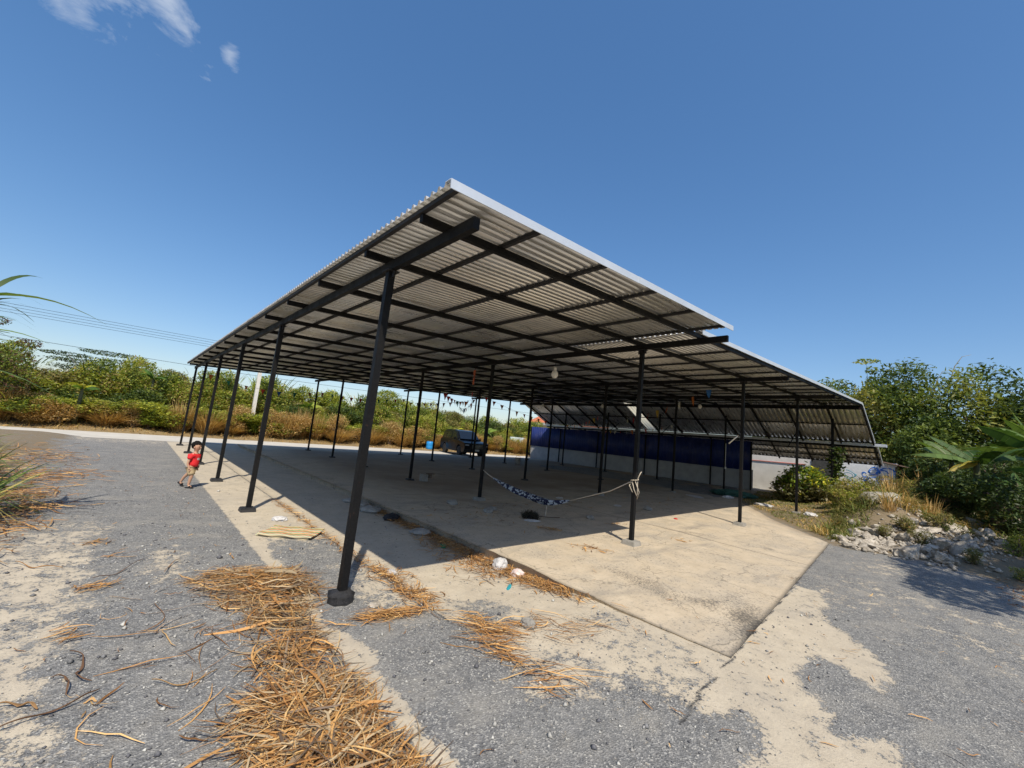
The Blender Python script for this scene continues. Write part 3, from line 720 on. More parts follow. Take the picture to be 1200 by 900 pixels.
def shrub_proto(seed, pal, w=2.2, h=3.0, n=3600, leaf=.16, lobes=9):
    rg = np.random.default_rng(seed); lb = []
    for k in range(lobes):
        a = rg.uniform(0, 6.28); r = rg.uniform(0, .6)*w/2; hh = rg.uniform(.25, .82)*h; s = rg.uniform(.30, .5)*w/2*1.1
        lb.append((r*math.cos(a), r*math.sin(a), hh, s, s*.9, s*rg.uniform(.55, .9)))
    P = blob_points(rg, n, lb, .35); P[:, 2] = np.maximum(P[:, 2], .05)
    V, F_, C = leaf_cloud(P, leaf, rg, clumpy(rg, n, pal, P), .5)
    # a few shoots poking out
    ns = max(4, int(26*h/3)); a = rg.uniform(0, 6.28, ns); base = np.stack([np.cos(a)*w*.3, np.sin(a)*w*.3, rg.uniform(.5, .85, ns)*h], -1)
    sh = blades(rg, base, np.stack([np.cos(a)*.5, np.sin(a)*.5, np.ones(ns)], -1), rg.uniform(.12, .28, ns)*h, np.full(ns, .016*h), pick(rg, ns, pal), 3, .2)
    me1 = arr_mesh('crown', *merge([(V, F_, C), sh])[:2], merge([(V, F_, C), sh])[2], False, [M_LEAF])
    mb = MB()
    for k in range(6):
        a = rg.uniform(0, 6.28); l = lb[k % len(lb)]
        mb.tube([(.12*math.cos(a), .12*math.sin(a), -.15), (l[0]*.5, l[1]*.5, l[2]*.5), (l[0], l[1], l[2])], [.05, .035, .015], None, 6)
    return me1, mb
def make_shrub(name, seed, pal, label, cat, group=None, **k):
    me1, mb = shrub_proto(seed, pal, **k); t = thing(name, label, cat, (0, 0, 0), 0, group)
    o = link('crown', me1); o.parent = t; s = mb.build('stem', M_BARK); s.parent = t; return t

def dry_clump_proto(seed, h=1.7, n=900, pal=G_TAN, spread=.55, bend=.35, wd=.022):
    rg = np.random.default_rng(seed); a = rg.uniform(0, 6.28, n); r = rg.uniform(0, .35, n)*spread
    base = np.stack([r*np.cos(a), r*np.sin(a), np.full(n, -.05)], -1); a2 = a+rg.normal(0, .6, n); tl = rg.uniform(.05, spread, n)
    d = np.stack([np.cos(a2)*tl, np.sin(a2)*tl, np.ones(n)], -1)
    return arr_mesh('blades', *(lambda q: (q[0], q[1], q[2]))(blades(rg, base, d, h*rg.uniform(.5, 1.05, n), np.full(n, wd)*rg.uniform(.6, 1.5, n), pick(rg, n, pal), 4, rg.uniform(.1, 1, n)*bend)), False, [M_DRY])

# ------- bank of scrub across the road
bank_pal = [G_BANK, G_YEL, G_OLIVE, G_BANK, G_DARK]
protos = []
for k, (pl_, w_, h_) in enumerate(((G_BANK, 2.8, 3.0), (G_YEL, 2.6, 2.8), (G_OLIVE, 2.6, 2.4), (G_BANK+G_YEL[:2], 3.2, 3.4), (G_DARK+G_BANK[1:3], 2.8, 2.8), (G_BANK+G_BROWN[:1]+G_YEL[1:2], 3.0, 3.0))):
    protos.append(make_shrub('scrub_bush', 100+k, pl_, 'leafy green scrub bush in the overgrown bank across the road', 'bush', 'scrub bushes in the bank across the road', w=w_+.5, h=h_, n=7000, leaf=.15, lobes=13))
used = set()
def place(proto, x, y, s=1., rz=None, sz=None, z=None, label=None):
    key = proto.name
    if key in used: o = copy_tree(proto)
    else: o = proto; used.add(key)
    o.location = (x, y, (gz(x, y) if z is None else z)-.03); o.rotation_euler = (0, 0, rnd.uniform(0, 6.28) if rz is None else rz); o.scale = (s, s, s if sz is None else sz)
    if label: o['label'] = label
    return o
def topz(x):      # wanted height of the skyline at Y ~ 32
    return np.interp(x, [-14, -6, -3.2, 0, 3, 8, 11, 14, 19, 24, 30, 40], [4.6, 4.3, 3.6, 3.95, 4.1, 4.1, 3.6, 3.9, 3.9, 3.9, 3.6, 3.5])
x = -15.; k = 0; DRYQ = []
while x < 42:
    for row, yb in enumerate((30.9, 32.4, 33.9, 35.9)):
        xx = x+rnd.uniform(-.5, .5)+row*.5; y = yb+rnd.uniform(-.4, .5); hgt = topz(xx)*(.45, .72, .95, 1.12)[row]*rnd.uniform(.85, 1.08)-float(zverge(np.array([xx]), np.array([y]))[0])
        p = protos[(k*3+row+rnd.randrange(3)) % 6]; s = hgt/3.0
        zone = 'left of the shed' if xx < 1 else 'behind the left posts' if xx < 9 else 'behind the middle posts' if xx < 17 else 'behind the parked vehicle' if xx < 25 else 'towards the ruined block wall'
        kd = ('mid-green', 'yellow-green', 'olive', 'taller mid-green', 'dark green', 'green and brown')[protos.index(p)]
        q_ = place(p, xx, y, rnd.uniform(.9, 1.15), None, s); q_['label'] = '%s scrub bush, %s of the bank %s' % (kd, ('foot', 'lower part', 'upper part', 'skyline')[row], zone)
        k += 1
    x += 1.55
    if rnd.random() < .85:
        yb = 30.2+rnd.uniform(-.3, .5); q_ = None
        DRYQ.append((x+rnd.uniform(-.6, .6), yb, rnd.uniform(.7, 1.15), rnd.uniform(.7, 1.35)))
dsh = [make_shrub('dry_bush', 150+k, G_TAN+[(.30, .24, .09)], 'tan', 'bush', 'dry tan bushes in the bank across the road', w=2.0, h=1.6, n=4200, leaf=.075, lobes=8) for k in range(2)]
dryp = []
for k in range(3):
    t = thing('dry_grass_clump', 'tall tan dry grass clump at the foot of the scrub bank', 'grass clump', (0, 0, 0), 0, 'dry grass clumps along the far roadside')
    o = link('blades', dry_clump_proto(200+k, 1.7, 1100, G_TAN, .8, .5, .03)); o.parent = t; dryp.append(t)
x = -14.
while x < 30:
    y = 30.0+rnd.uniform(-.5, .8); big = .5+.5*math.sin(x*.9)+rnd.uniform(-.2, .4)
    q_ = place(dryp[rnd.randrange(3)], x, y, rnd.uniform(.9, 1.2), None, max(.45, .55+.65*big))
    q_['label'] = '%s tan grass clump at the bank foot %s' % ('tall' if big > .75 else 'knee-high' if big > .35 else 'short', 'at the far left' if x < -4 else 'left of the shed posts' if x < 1 else 'behind the left post row' if x < 9 else 'behind the middle posts' if x < 17 else 'behind the parked vehicle'); x += rnd.uniform(.9, 1.7)*(1 if big > .4 else 1.9)
for (x_, y_, s_, z_) in DRYQ:
    q_ = place(dsh[rnd.randrange(2)], x_, y_, s_*1.3, None, z_); q_.scale.y *= .7; q_.rotation_euler.z = rnd.uniform(-.5, .5)+(3.14 if rnd.random() < .5 else 0)
    q_['label'] = '%s tan dry bush in the roadside bank %s' % ('tall' if z_ > 1.05 else 'low', 'at the far left' if x_ < -4 else 'left of the shed' if x_ < 1 else 'behind the left posts' if x_ < 9 else 'behind the middle posts' if x_ < 17 else 'behind the parked vehicle' if x_ < 25 else 'near the block wall')
# low dry fringe on the verge
rg = np.random.default_rng(5); n = 16000; bx = rg.uniform(-30, 45, n); by = 28.5+rg.beta(1.6, 1.4, n)*3.4
bs_ = np.stack([bx, by, zverge(bx, by)-.02], -1); d = np.stack([rg.normal(0, .6, n), rg.normal(0, .6, n), np.ones(n)], -1)
me = arr_mesh('verge_grass', *blades(rg, bs_, d, rg.uniform(.15, .6, n)*(.4+.6*(by-28.5)/3), rg.uniform(.015, .04, n), pick(rg, n, G_TAN+G_TAN+G_OLIVE[1:3]), 3, rg.uniform(.2, 1, n)), False, [M_DRY])
tag(link('verge_grass', me), 'low tan dry grass growing along the far edge of the road', 'grass', kind='stuff')

# trees on the bank skyline
def tree(name, label, x, y, lobes, n, leaf, pal, seed, trunk=.12, group=None, base=None, cat='tree', aspect=.42, droop=0, shell=.45, up=.5, branch=True):
    rg = np.random.default_rng(seed); z0 = gz(x, y) if base is None else base
    t = thing(name, label, cat, (x, y, z0), 0, group)
    P = blob_points(rg, n, lobes, shell); V, F_, C = leaf_cloud(P, leaf, rg, clumpy(rg, n, pal, P, .8), up, aspect, droop)
    o = link('crown', arr_mesh('crown', V, F_, C, False, [M_LEAF])); o.parent = t
    mb = MB(); top = max(l[2] for l in lobes)*.72
    mb.tube([(0, 0, -.2), (.05, .02, top*.4), (0, .08, top*.75), (.05, 0, top)], [trunk, trunk*.8, trunk*.55, trunk*.2], None, 8)
    if branch:
        for l in lobes:
            h0 = min(l[2]*.55, top*.7); mb.tube([(0, 0, h0), (l[0]*.5, l[1]*.5, (h0+l[2])*.5+.1), (l[0], l[1], l[2])], [trunk*.5, trunk*.3, trunk*.1], None, 6)
    s = mb.build('trunk', M_BARK); s.parent = t
    return t
tree('flat_topped_tree', 'flat-topped feathery acacia tree behind the scrub bank near the power lines', -2.4, 44,
     [(-1.6, 0, 4.3, 1.5, 1.2, .16), (.5, 0, 4.75, 1.6, 1.3, .17), (1.4, 0, 4.25, 1.6, 1.2, .15), (-.4, 0, 3.9, 2.2, 1.4, .2), (0, 0, 3.4, 2.4, 1.5, .3)], 5200, .13, G_DARK, 41, .10, base=.2)
tree('leafy_tree', 'rounded bright green tree rising above the scrub behind the nearest post', 17.0, 36.2,
     [(0, 0, 3.6, 1.5, 1.3, .8), (-1.0, .2, 3.1, 1.0, 1, .7), (1.2, 0, 3.0, 1.1, 1, .7), (.2, 0, 4.0, .8, .8, .45)], 5200, .15, G_BANK[1:4], 42, .12, base=.4)
tree('podded_tree', 'ragged tree with reddish-brown seed pods above the scrub at the left edge', -4.9, 29.9,
     [(-.6, 0, 3.0, 1.1, .9, .7), (.5, 0, 2.9, .8, .7, .55), (-1.5, 0, 3.5, .8, .7, .5), (.9, 0, 3.75, .45, .4, .22), (-.2, 0, 4.6, .4, .35, .2), (0, 0, 2.0, 1.4, 1, .8)], 5200, .13, G_DARK+G_BROWN+G_BANK[:2], 43, .09, base=.1)

# banana plants: broad torn leaves
def banana_leaf(rg, base, d, L, W, col, droop=.5, tears=10):
    d = np.array(d, float); d /= np.linalg.norm(d); hz = np.array([d[0], d[1], 0]); hz /= np.linalg.norm(hz)+1e-6; s = np.cross(hz, [0, 0, 1.]); n = 14; ro_ = rg.uniform(-1.1, 1.1); s = s*math.cos(ro_)+np.cross(d, s)*math.sin(ro_)
    parts_V = []; parts_F = []; cols = []; prev = None; base = np.array(base, float)
    ts = np.linspace(0, 1, n+1); pos = [base+d*L*t+hz*L*droop*.35*t*t-np.array([0, 0, 1])*L*droop*t**2.3 for t in ts]
    wd = [W*(math.sin(min(1, .12+t*1.02)*math.pi)**.55 if 0 < t < 1 else .06) for t in ts]
    for i in range(n):
        gap = rg.uniform(0, .10) if rg.random() < .45 else 0; a, b = pos[i], pos[i+1]; b2 = a+(b-a)*(1-gap)
        for sg in (-1, 1):
            dz = np.array([0, 0, -1.])*(.22+.25*rg.random())
            oa = a+sg*s*wd[i]/2+dz*wd[i]*.5; ob = b2+sg*s*wd[i+1]/2+dz*wd[i+1]*.5-(b-a)*0
            k = len(parts_V); parts_V += [a, b, ob, oa]; parts_F.append([k, k+1, k+2, k+3]); c = np.array(col)*(1+.2*rg.uniform(-1, 1)); cols += [c]*4
        # midrib
    for i in range(n):
        a, b = pos[i], pos[i+1]; k = len(parts_V); q = s*.02*(1-.8*ts[i]); up_ = np.array([0, 0, .008])
        parts_V += [a-q+up_, a+q+up_, b+q+up_, b-q+up_]; parts_F.append([k, k+1, k+2, k+3]); cols += [np.array((.14, .18, .06))]*4
    return np.array(parts_V), np.array(parts_F), np.array(cols)
def banana(label, x, y, h, seed, leaves, col=(.10, .19, .035), group=None, z=None):
    rg = np.random.default_rng(seed); z0 = gz(x, y) if z is None else z
    t = thing('banana_plant', label, 'banana plant', (x, y, z0), 0, group)
    s = MB().tube([(0, 0, -.1), (.02, 0, h*.4), (.03, .02, h*.8), (.05, 0, h)], [.11, .09, .07, .04], None, 10).build('stem', simple('banana_stem', (.07, .075, .03), .7)); s.parent = t
    for (az, el, L, W, dr, c) in leaves:
        d = (math.cos(az)*math.cos(el), math.sin(az)*math.cos(el), math.sin(el))
        v = banana_leaf(rg, (0, 0, h*.9), d, L, W, c or col, dr); o = link('leaf', arr_mesh('leaf', *v, False, [M_LEAF])); o.parent = t
    return t
def ring(n, L, W, seed, cols=None, el=.75):
    r_ = random.Random(seed); out = []
    for k in range(n): out.append((6.28*k/n+r_.uniform(-.4, .4), el+r_.uniform(-.45, .35), L*r_.uniform(.8, 1.15), W*r_.uniform(.85, 1.1), r_.uniform(.25, .8), (cols[k % len(cols)] if cols else None)))
    return out
YB_ = (.50, .50, .05)
banana('banana plant with bright yellow leaves in the scrub left of the shed posts', -2.0, 30.4, 2.0, 1, ring(6, .85, .28, 3, [YB_, None, (.45, .40, .06)], .9))
banana('banana plant with green leaves topping the scrub just left of the shed roof corner', .7, 33.0, 2.75, 2, ring(7, .95, .28, 4, None, .9))
banana('banana plant with yellowing leaves by the dark parked vehicle', 21.7, 31.2, 1.6, 3, ring(8, 1.1, .34, 5, [YB_, (.32, .36, .05), (.2, .28, .05)], .6))
banana('banana plant with green-yellow leaves in the scrub behind the second row of posts', 9.2, 31.5, 2.3, 4, ring(7, .9, .3, 6, [(.35, .4, .05), None], .6))
banana('low banana plant with drooping leaves in the scrub beside the blue drum', 25.5, 32.0, 1.6, 14, ring(7, 1.4, .4, 8, [(.2, .3, .04), None], .5))

# ---- right-hand jungle
def grove(cx, cy, n, seed, w, h, pal, label, leaf=.20, name='bushy_tree', cat='tree', x0=0, n_l=15, aspect=.34, group=None):
    rg = np.random.default_rng(seed); lb = []
    for k in range(n_l):
        a = rg.uniform(0, 6.28); r = w*math.sqrt(rg.uniform(0, 1))*.75; f = 1-.45*(r/w)**2; zc = h*rg.uniform(.10, .80)*f; s = w*rg.uniform(.34, .54)
        lb.append((r*math.cos(a), r*math.sin(a), zc, s, s, s*rg.uniform(.45, .75)))
    lb.append((0, 0, h*.80, w*.5, w*.5, h*.16)); lb.append((w*.1, -w*.1, h*.42, w*.85, w*.85, h*.36)); lb.append((-w*.3, w*.2, h*.62, w*.6, w*.6, h*.22))
    return tree(name, label, cx, cy, lb, int(n*1.9), leaf, pal, seed, .16, group=group, droop=.35, aspect=aspect, cat=cat, shell=.25)
BAMB = [(.05, .085, .022), (.095, .14, .03), (.17, .215, .045), (.24, .25, .055), (.29, .26, .065)]
grove(32.0, 5.9, 12000, 51, 2.9, 7.4, BAMB, 'olive bamboo-like tree directly behind the white outbuilding', .24)
grove(31.5, 2.6, 13000, 52, 2.9, 8.2, BAMB, 'tallest dense green tree with a thin leafy spire behind the lean-to hut', .24)
grove(30.5, -.2, 12000, 53, 3.0, 7.5, BAMB[:4], 'yellow-tinged bamboo-like tree behind the banana plants', .24)
grove(31.0, -3.0, 12000, 54, 3.2, 7.3, G_DARK+BAMB[2:4], 'dark leafy tree at the right edge of the photo', .24)
grove(37, 8.5, 9000, 55, 3.0, 7.0, BAMB, 'farther pale green tree peeping over the lower roof edge', .26)
grove(25.5, -1.6, 8000, 56, 1.9, 3.6, G_DARK, 'low dark shrub thicket below the banana leaves', .18, 'dark_bush', 'bush')  # dark bushes: dark leaves, with the shade of the trees put into their greens
grove(25.5, -4.2, 8000, 57, 2.3, 4.2, G_DARK, 'dark thicket filling the right edge behind the rubble', .18, 'dark_bush', 'bush')
grove(24.5, .8, 7000, 58, 1.5, 2.4, G_DARK[1:]+[G_OLIVE[0]], 'dark green bush just behind the weedy mound', .16, 'dark_bush', 'bush')
grove(28.5, 1.2, 8000, 59, 2.0, 4.6, BAMB[:3], 'drooping dark bush overhanging the lean-to hut', .2, 'dark_bush', 'bush')
grove(21.5, -3.4, 6500, 60, 1.6, 2.0, G_DARK, 'shaded low bush at the right edge nearer than the thicket', .15, 'dark_bush', 'bush')
for (x_, y_, w_, h_, sd_, lb_) in ((16.2, -1.7, 1.0, 1.3, 91, 'dark leafy shrub hiding the foot of the largest banana plant'), (17.9, -.35, .95, 1.7, 92, 'dark shrub between the rubble and the banana stems'), (18.6, .55, .8, 1.35, 93, 'small dark shrub at the left foot of the yellow-leaved banana plant'), (18.8, -1.9, 1.2, 2.2, 94, 'dark shrub behind the largest banana stem'), (21.2, .7, .9, 1.4, 95, 'dark weedy shrub on the back of the mound'), (22.8, -.4, 1.3, 2.3, 96, 'dark shrub filling the gap behind the banana plants')):
    grove(x_, y_, 2600, sd_, w_, h_, G_DARK[:3]+[G_OLIVE[3]], lb_, .11, 'dark_bush', 'bush', n_l=8)  # leaf greens carry dark foliage and painted-in shade alike
tree('thin_spire_tree', 'thin tufted stem sticking up above the trees behind the shed end', 31.4, 4.0, [(0, 0, 7.4, .3, .3, .22), (.1, .25, 7.95, .6, .6, .09), (0, 0, 6.7, .3, .3, .3), (0, 0, 5.9, .6, .6, .6)], 800, .2, G_BANK[1:4], 61, .05)
t = thing('bamboo_culm', 'bare bamboo culm curving over above the right-hand trees', 'bamboo', (31, 1.0, 0), 0, 'bare bamboo culms above the right-hand trees')
s = MB().tube([(0, 0, 5), (0, -.15, 6.6), (0, -.35, 7.5), (0, -.62, 8.0), (.1, -.95, 8.1)], [.03, .025, .02, .012, .006]).build('culm', simple('dry_culm', (.28, .25, .16), .7)); s.parent = t
t2 = copy_tree(t); t2.location = (31, 1.6, -.75); t2.scale = (1, .8, 1)

# big banana plants in front of the jungle
GB = (.055, .11, .025); GL = (.11, .18, .045)
banana('largest banana plant with long arching leaves beside the right edge of the photo', 17.6, -1.15, 2.5, 7,
       [(1.95, .22, 1.7, .42, .28, GL), (1.7, .75, 1.6, .40, .25, GB), (2.6, .3, 1.6, .5, .55, GB), (.6, .6, 1.9, .5, .6, GB), (-1.2, .7, 2.0, .5, .5, GL), (3.3, .4, 1.9, .5, .7, GB), (4.4, .9, 1.6, .45, .2, GB), (1.2, 1.2, 1.5, .42, .1, GL)], z=.35)
banana('banana plant with a yellow leaf and one browning leaf left of the largest one', 19.2, .0, 1.9, 8,
       [(1.9, .35, 1.6, .42, .35, GL), (2.7, .2, .9, .28, .6, (.50, .42, .06)), (1.5, .75, 1.5, .38, .15, GB), (2.3, -.1, .8, .24, .5, (.36, .28, .05)), (.3, .7, 1.5, .4, .5, GB), (-1.0, .6, 1.5, .4, .5, GB), (3.6, .7, 1.4, .4, .5, GB), (4.6, .9, 1.4, .4, .3, GL)], z=.6)
banana('small banana sucker low down between the two bigger banana plants', 20.6, -.8, 1.3, 9, ring(6, 1.2, .34, 12, [GB, GL], .6), z=.5)
banana('shaded banana plant behind the others with torn drooping leaves', 21.5, -1.9, 1.9, 10, ring(8, 1.6, .42, 14, [GB], .6), z=.4)

banana('tall banana plant with several upright leaves right behind the largest one', 19.0, -1.35, 2.5, 15,
       [(1.7, 1.1, 1.7, .42, .3, GL), (2.3, .8, 1.7, .42, .35, GL), (1.2, .95, 1.5, .4, .3, GB), (2.9, 1.1, 1.5, .4, .4, GL), (.3, .8, 1.5, .4, .5, GB), (3.8, .9, 1.4, .38, .4, GB), (5.0, 1.0, 1.4, .38, .4, GB)], z=.4)
banana('banana plant with light green leaves just left of the right-edge bananas', 20.2, .55, 2.0, 16,
       [(1.9, .9, 1.4, .36, .35, GL), (2.5, .7, 1.4, .36, .45, GL), (1.3, 1.0, 1.3, .34, .3, GL), (3.2, .6, 1.2, .34, .6, GB), (.2, .8, 1.3, .34, .5, GB), (4.6, .9, 1.2, .34, .4, GB)], z=.5)

# round croton bush in front of the white outbuilding
def croton(x, y):
    t = thing('croton_bush', 'round yellow-green croton bush in front of the white outbuilding', 'bush', (x, y, gz(x, y)))
    rg = np.random.default_rng(77); P = blob_points(rg, 5200, [(0, 0, .95, 1.05, 1.1, .85), (-.4, .5, .6, .8, .9, .6), (.2, -.5, .7, .8, .8, .65)], .55); P[:, 2] = np.maximum(P[:, 2], .03)
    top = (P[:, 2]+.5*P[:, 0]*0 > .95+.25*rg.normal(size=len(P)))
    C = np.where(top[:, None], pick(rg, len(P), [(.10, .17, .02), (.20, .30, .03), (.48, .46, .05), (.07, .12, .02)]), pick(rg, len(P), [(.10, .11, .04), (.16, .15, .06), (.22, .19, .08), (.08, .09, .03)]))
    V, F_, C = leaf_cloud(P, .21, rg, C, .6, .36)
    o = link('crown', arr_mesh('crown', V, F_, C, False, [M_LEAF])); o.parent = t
    s = MB().tube([(0, 0, -.1), (.05, .05, .5), (.0, .1, 1.0)], [.07, .05, .02]).build('stem', M_BARK); s.parent = t
croton(20.7, 4.75); bpy.data.objects['croton_bush'].scale = (.78, .78, .84)
# climbing vine on the broken post
rg = np.random.default_rng(78); t = thing('climbing_vine', 'dark climbing vine hanging round the broken post near the scribbled wall', 'vine', (22.25, 4.0, gz(22.25, 4.0)))
P = np.stack([rg.normal(0, .13, 900), rg.normal(0, .13, 900), rg.beta(2, 1.2, 900)*2.3], -1); P[:200, 2] = rg.uniform(0, .5, 200); P[:200, :2] *= 2.6
V, F_, C = leaf_cloud(P, .15, rg, pick(rg, 900, G_DARK), .4, .6); o = link('foliage', arr_mesh('foliage', V, F_, C, False, [M_LEAF])); o.parent = t
s = MB().tube([(0, 0, 0), (.04, .03, .8), (-.03, 0, 1.5), (.02, 0, 2.3)], .012).build('stem', M_BARK); s.parent = t

# weeds on the mound
def scatter_zone(rg, n, poly, hole=None):
    xs = [p[0] for p in poly]; ys = [p[1] for p in poly]; out = np.zeros((0, 2))
    while len(out) < n:
        p = np.stack([rg.uniform(min(xs), max(xs), n), rg.uniform(min(ys), max(ys), n)], -1); out = np.vstack([out, p[inpoly(p[:, 0], p[:, 1], poly)]])
    return out[:n]
zoneA = [(12.6, 2.3), (15.0, 3.9), (18, 6.2), (24.5, 7.6), (27, 6), (27, -3), (22, -5), (15, -2.5), (13.2, .4)]
n = 60000; p = scatter_zone(rg, n, zoneA)
dens = fbm(p[:, 0], p[:, 1], .7, 3, 14)
keep = (dens+rg.uniform(-.15, .15, n) > .36) & ~((p[:, 0] < 16.5) & (p[:, 1] < 2.0)); p = p[keep]; n = len(p); hh = np.where(p[:, 1] > 3.0, .10, .28)*(1+1.2*np.clip(zy(p[:, 0], p[:, 1])-.2, 0, 1))
bs_ = np.stack([p[:, 0], p[:, 1], zy(p[:, 0], p[:, 1])-.02], -1); d = np.stack([rg.normal(0, .6, n), rg.normal(0, .6, n), np.ones(n)], -1)
wmask = fbm(p[:, 0], p[:, 1], .9, 2, 60)[:, None] > .52
C = np.where(wmask, pick(rg, n, G_OLIVE+[(.15, .19, .045), (.12, .15, .04)]), pick(rg, n, G_TAN[:2]+G_OLIVE[1:3]+[(.20, .20, .07)]))
me = arr_mesh('weedy_grass', *blades(rg, bs_, d, hh*rg.uniform(.5, 1.6, n), rg.uniform(.012, .03, n), C, 3, rg.uniform(.2, .9, n)), False, [M_DRY])
tag(link('weedy_grass', me), 'patchy olive and straw-coloured grass over the mound and waste ground beside the slab', 'grass', kind='stuff')
wp = []
for k, pal in enumerate((G_OLIVE, G_OLIVE+G_TAN[:1], G_BANK+G_OLIVE[:2])):
    wp.append(make_shrub('weed_bush', 300+k, pal, 'straggly olive weed on the mound and among the rubble', 'weed', 'straggly weeds on the mound and rubble', w=1.1, h=.75, n=1500, leaf=.065))
for (x, y, s) in ((15.2, 1.25, .75), (14.3, 1.6, .5), (16.0, .7, .8), (13.9, .9, .55), (17.2, 2.9, .9), (18.4, 3.2, 1.1), (19.3, 3.0, 1.2), (20.3, 2.6, 1.2), (19.0, 1.5, .9), (21.6, 2.2, 1.2), (22.6, 1.6, 1.2), (20.0, .9, .9), (18.0, .4, .7),
                  (12.9, .1, .5), (13.6, -.9, .7), (15.4, -.6, .7), (16.9, -1.0, .8), (19.5, -1.3, .9), (21.0, 3.6, 1.0), (22.4, 3.2, 1.0), (23.8, 2.6, 1.2), (16.6, 2.3, .7), (14.8, 2.6, .45), (12.2, -.5, .45), (11.8, -1.2, .5), (23.5, 5.6, .8), (23.3, 4.4, .9)):
    q_ = place(wp[rnd.randrange(3)], x, y, s, None, s*rnd.uniform(.7, 1.0))
    q_['label'] = '%s straggly olive weed %s' % ('small' if s < .6 else 'middling' if s < .95 else 'large', 'among the front rubble' if y < 1.2 and x < 16 else 'at the left of the rubble heap' if x < 17 and y > 1.2 else 'on the right shoulder of the mound' if y < 1.2 else 'on top of the mound' if x < 20 else 'behind the mound near the scribbled wall')
t = None
dw = []
for k in range(2):
    t = thing('dry_weed', 'tall dry seeding weed stalks on the mound', 'weed', (0, 0, 0), 0, 'tall dry weed stalks on the mound')
    o = link('stalks', dry_clump_proto(220+k, 1.0, 70, G_TAN, .5, .3, .02)); o.parent = t; dw.append(t)
for (x, y, s) in ((19.4, 1.9, 1.2), (21.2, 1.2, 1.3), (18.2, 1.9, .9), (20.6, 3.3, 1.1), (17.1, .9, .8), (22.5, .4, 1.2), (16.1, 1.7, .8)): place(dw[rnd.randrange(2)], x, y, s)

# rubble
rocks = []
for k in range(7):
    bm = bmesh.new(); bmesh.ops.create_icosphere(bm, subdivisions=2, radius=.5)
    rr_ = random.Random(k+40); fl = [rr_.uniform(.55, 1.2), rr_.uniform(.5, 1.0), rr_.uniform(.25, .6)]; planes = [(Vector((rr_.gauss(0, 1), rr_.gauss(0, 1), rr_.gauss(0, 1))).normalized(), rr_.uniform(.16, .36)) for _ in range(13)]
    for v in bm.verts:
        for nn_, dd in planes:
            e = v.co.dot(nn_)-dd
            if e > 0: v.co -= nn_*e
        v.co = Vector((v.co.x*fl[0], v.co.y*fl[1], v.co.z*fl[2]*1.5))*(1+rr_.uniform(-.1, .1))
    me = bpy.data.meshes.new('rubble_lump'); bm.to_mesh(me); bm.free(); me.materials.append(M_ROCK); rocks.append(me)
rp = random.Random(99)
cnt = 0
while cnt < 230:
    u = rp.random(); x = 11.9+u*8.5; yc = 1.55-.42*(x-12)*.55-(.9 if x > 15 else 0)*.4; y = yc+rp.gauss(0, .55 if x < 17 else 1.0)
    if y > 2.15+(x-12)*.5 and x < 14: continue
    s = rp.choice((.10, .14, .18, .24, .34, .5))*rp.uniform(.7, 1.3)*(1.2 if cnt < 12 else 1)
    o = link('rubble_lump', rocks[rp.randrange(7)]); o.location = (x, y, gz(x, y)+s*.12); o.rotation_euler = (rp.uniform(-.7, .7), rp.uniform(-.7, .7), rp.uniform(0, 6)); o.scale = (s*1.3, s*1.3, s*1.2)
    tag(o, ('%s broken concrete lump in the %s part of the rubble heap' % ('fist-sized' if s < .17 else 'brick-sized' if s < .3 else 'large pale', 'left' if x < 13.6 else 'middle' if x < 15.5 else 'far' if x < 17.5 else 'right rear')), 'rubble', 'broken concrete lumps in the rubble heap'); cnt += 1
for (x, y, s, sz, lb) in ((12.75, 1.95, .75, .22, 'flat pale slab fragment at the corner of the concrete floor'), (14.4, 1.9, .8, .3, 'long flat grey concrete fragment half buried in the rubble')):
    o = link('concrete_fragment', rocks[2].copy()); o.data.name = 'concrete_fragment'; o.location = (x, y, gz(x, y)+.05); o.scale = (s*1.5, s, sz*2); o.rotation_euler = (.1, 0, .9); tag(o, lb, 'rubble')
xs_ = rg.uniform(11.8, 20, 1500); ys_ = 1.55-.231*(xs_-12)+rg.normal(0, .75, 1500); okc = (ys_ < 2.1+(xs_-12)*.45) & (ys_ > -2.2); xs_ = xs_[okc]; ys_ = ys_[okc]; nc_ = len(xs_)
oc_ = np.array([(1, 0, 0), (0, 1, 0), (-1, 0, 0), (0, -1, 0), (0, 0, .8), (0, 0, -.5)], float); s_c = rg.gamma(2, .016, nc_)+.012
Vc = np.stack([xs_, ys_, zy(xs_, ys_)+s_c*.3], -1)[:, None, :]+oc_[None]*s_c[:, None, None]*(1+.5*rg.uniform(-1, 1, (nc_, 6, 3)))
trc = np.array([(0, 1, 4), (1, 2, 4), (2, 3, 4), (3, 0, 4), (1, 0, 5), (2, 1, 5), (3, 2, 5), (0, 3, 5)])
tag(link('rubble_chips', arr_mesh('rubble_chips', Vc.reshape(-1, 3), (trc[None]+6*np.arange(nc_)[:, None, None]).reshape(-1, 3), None, False, [M_ROCK])), 'small broken concrete chips strewn through the rubble heap', 'rubble', kind='stuff')
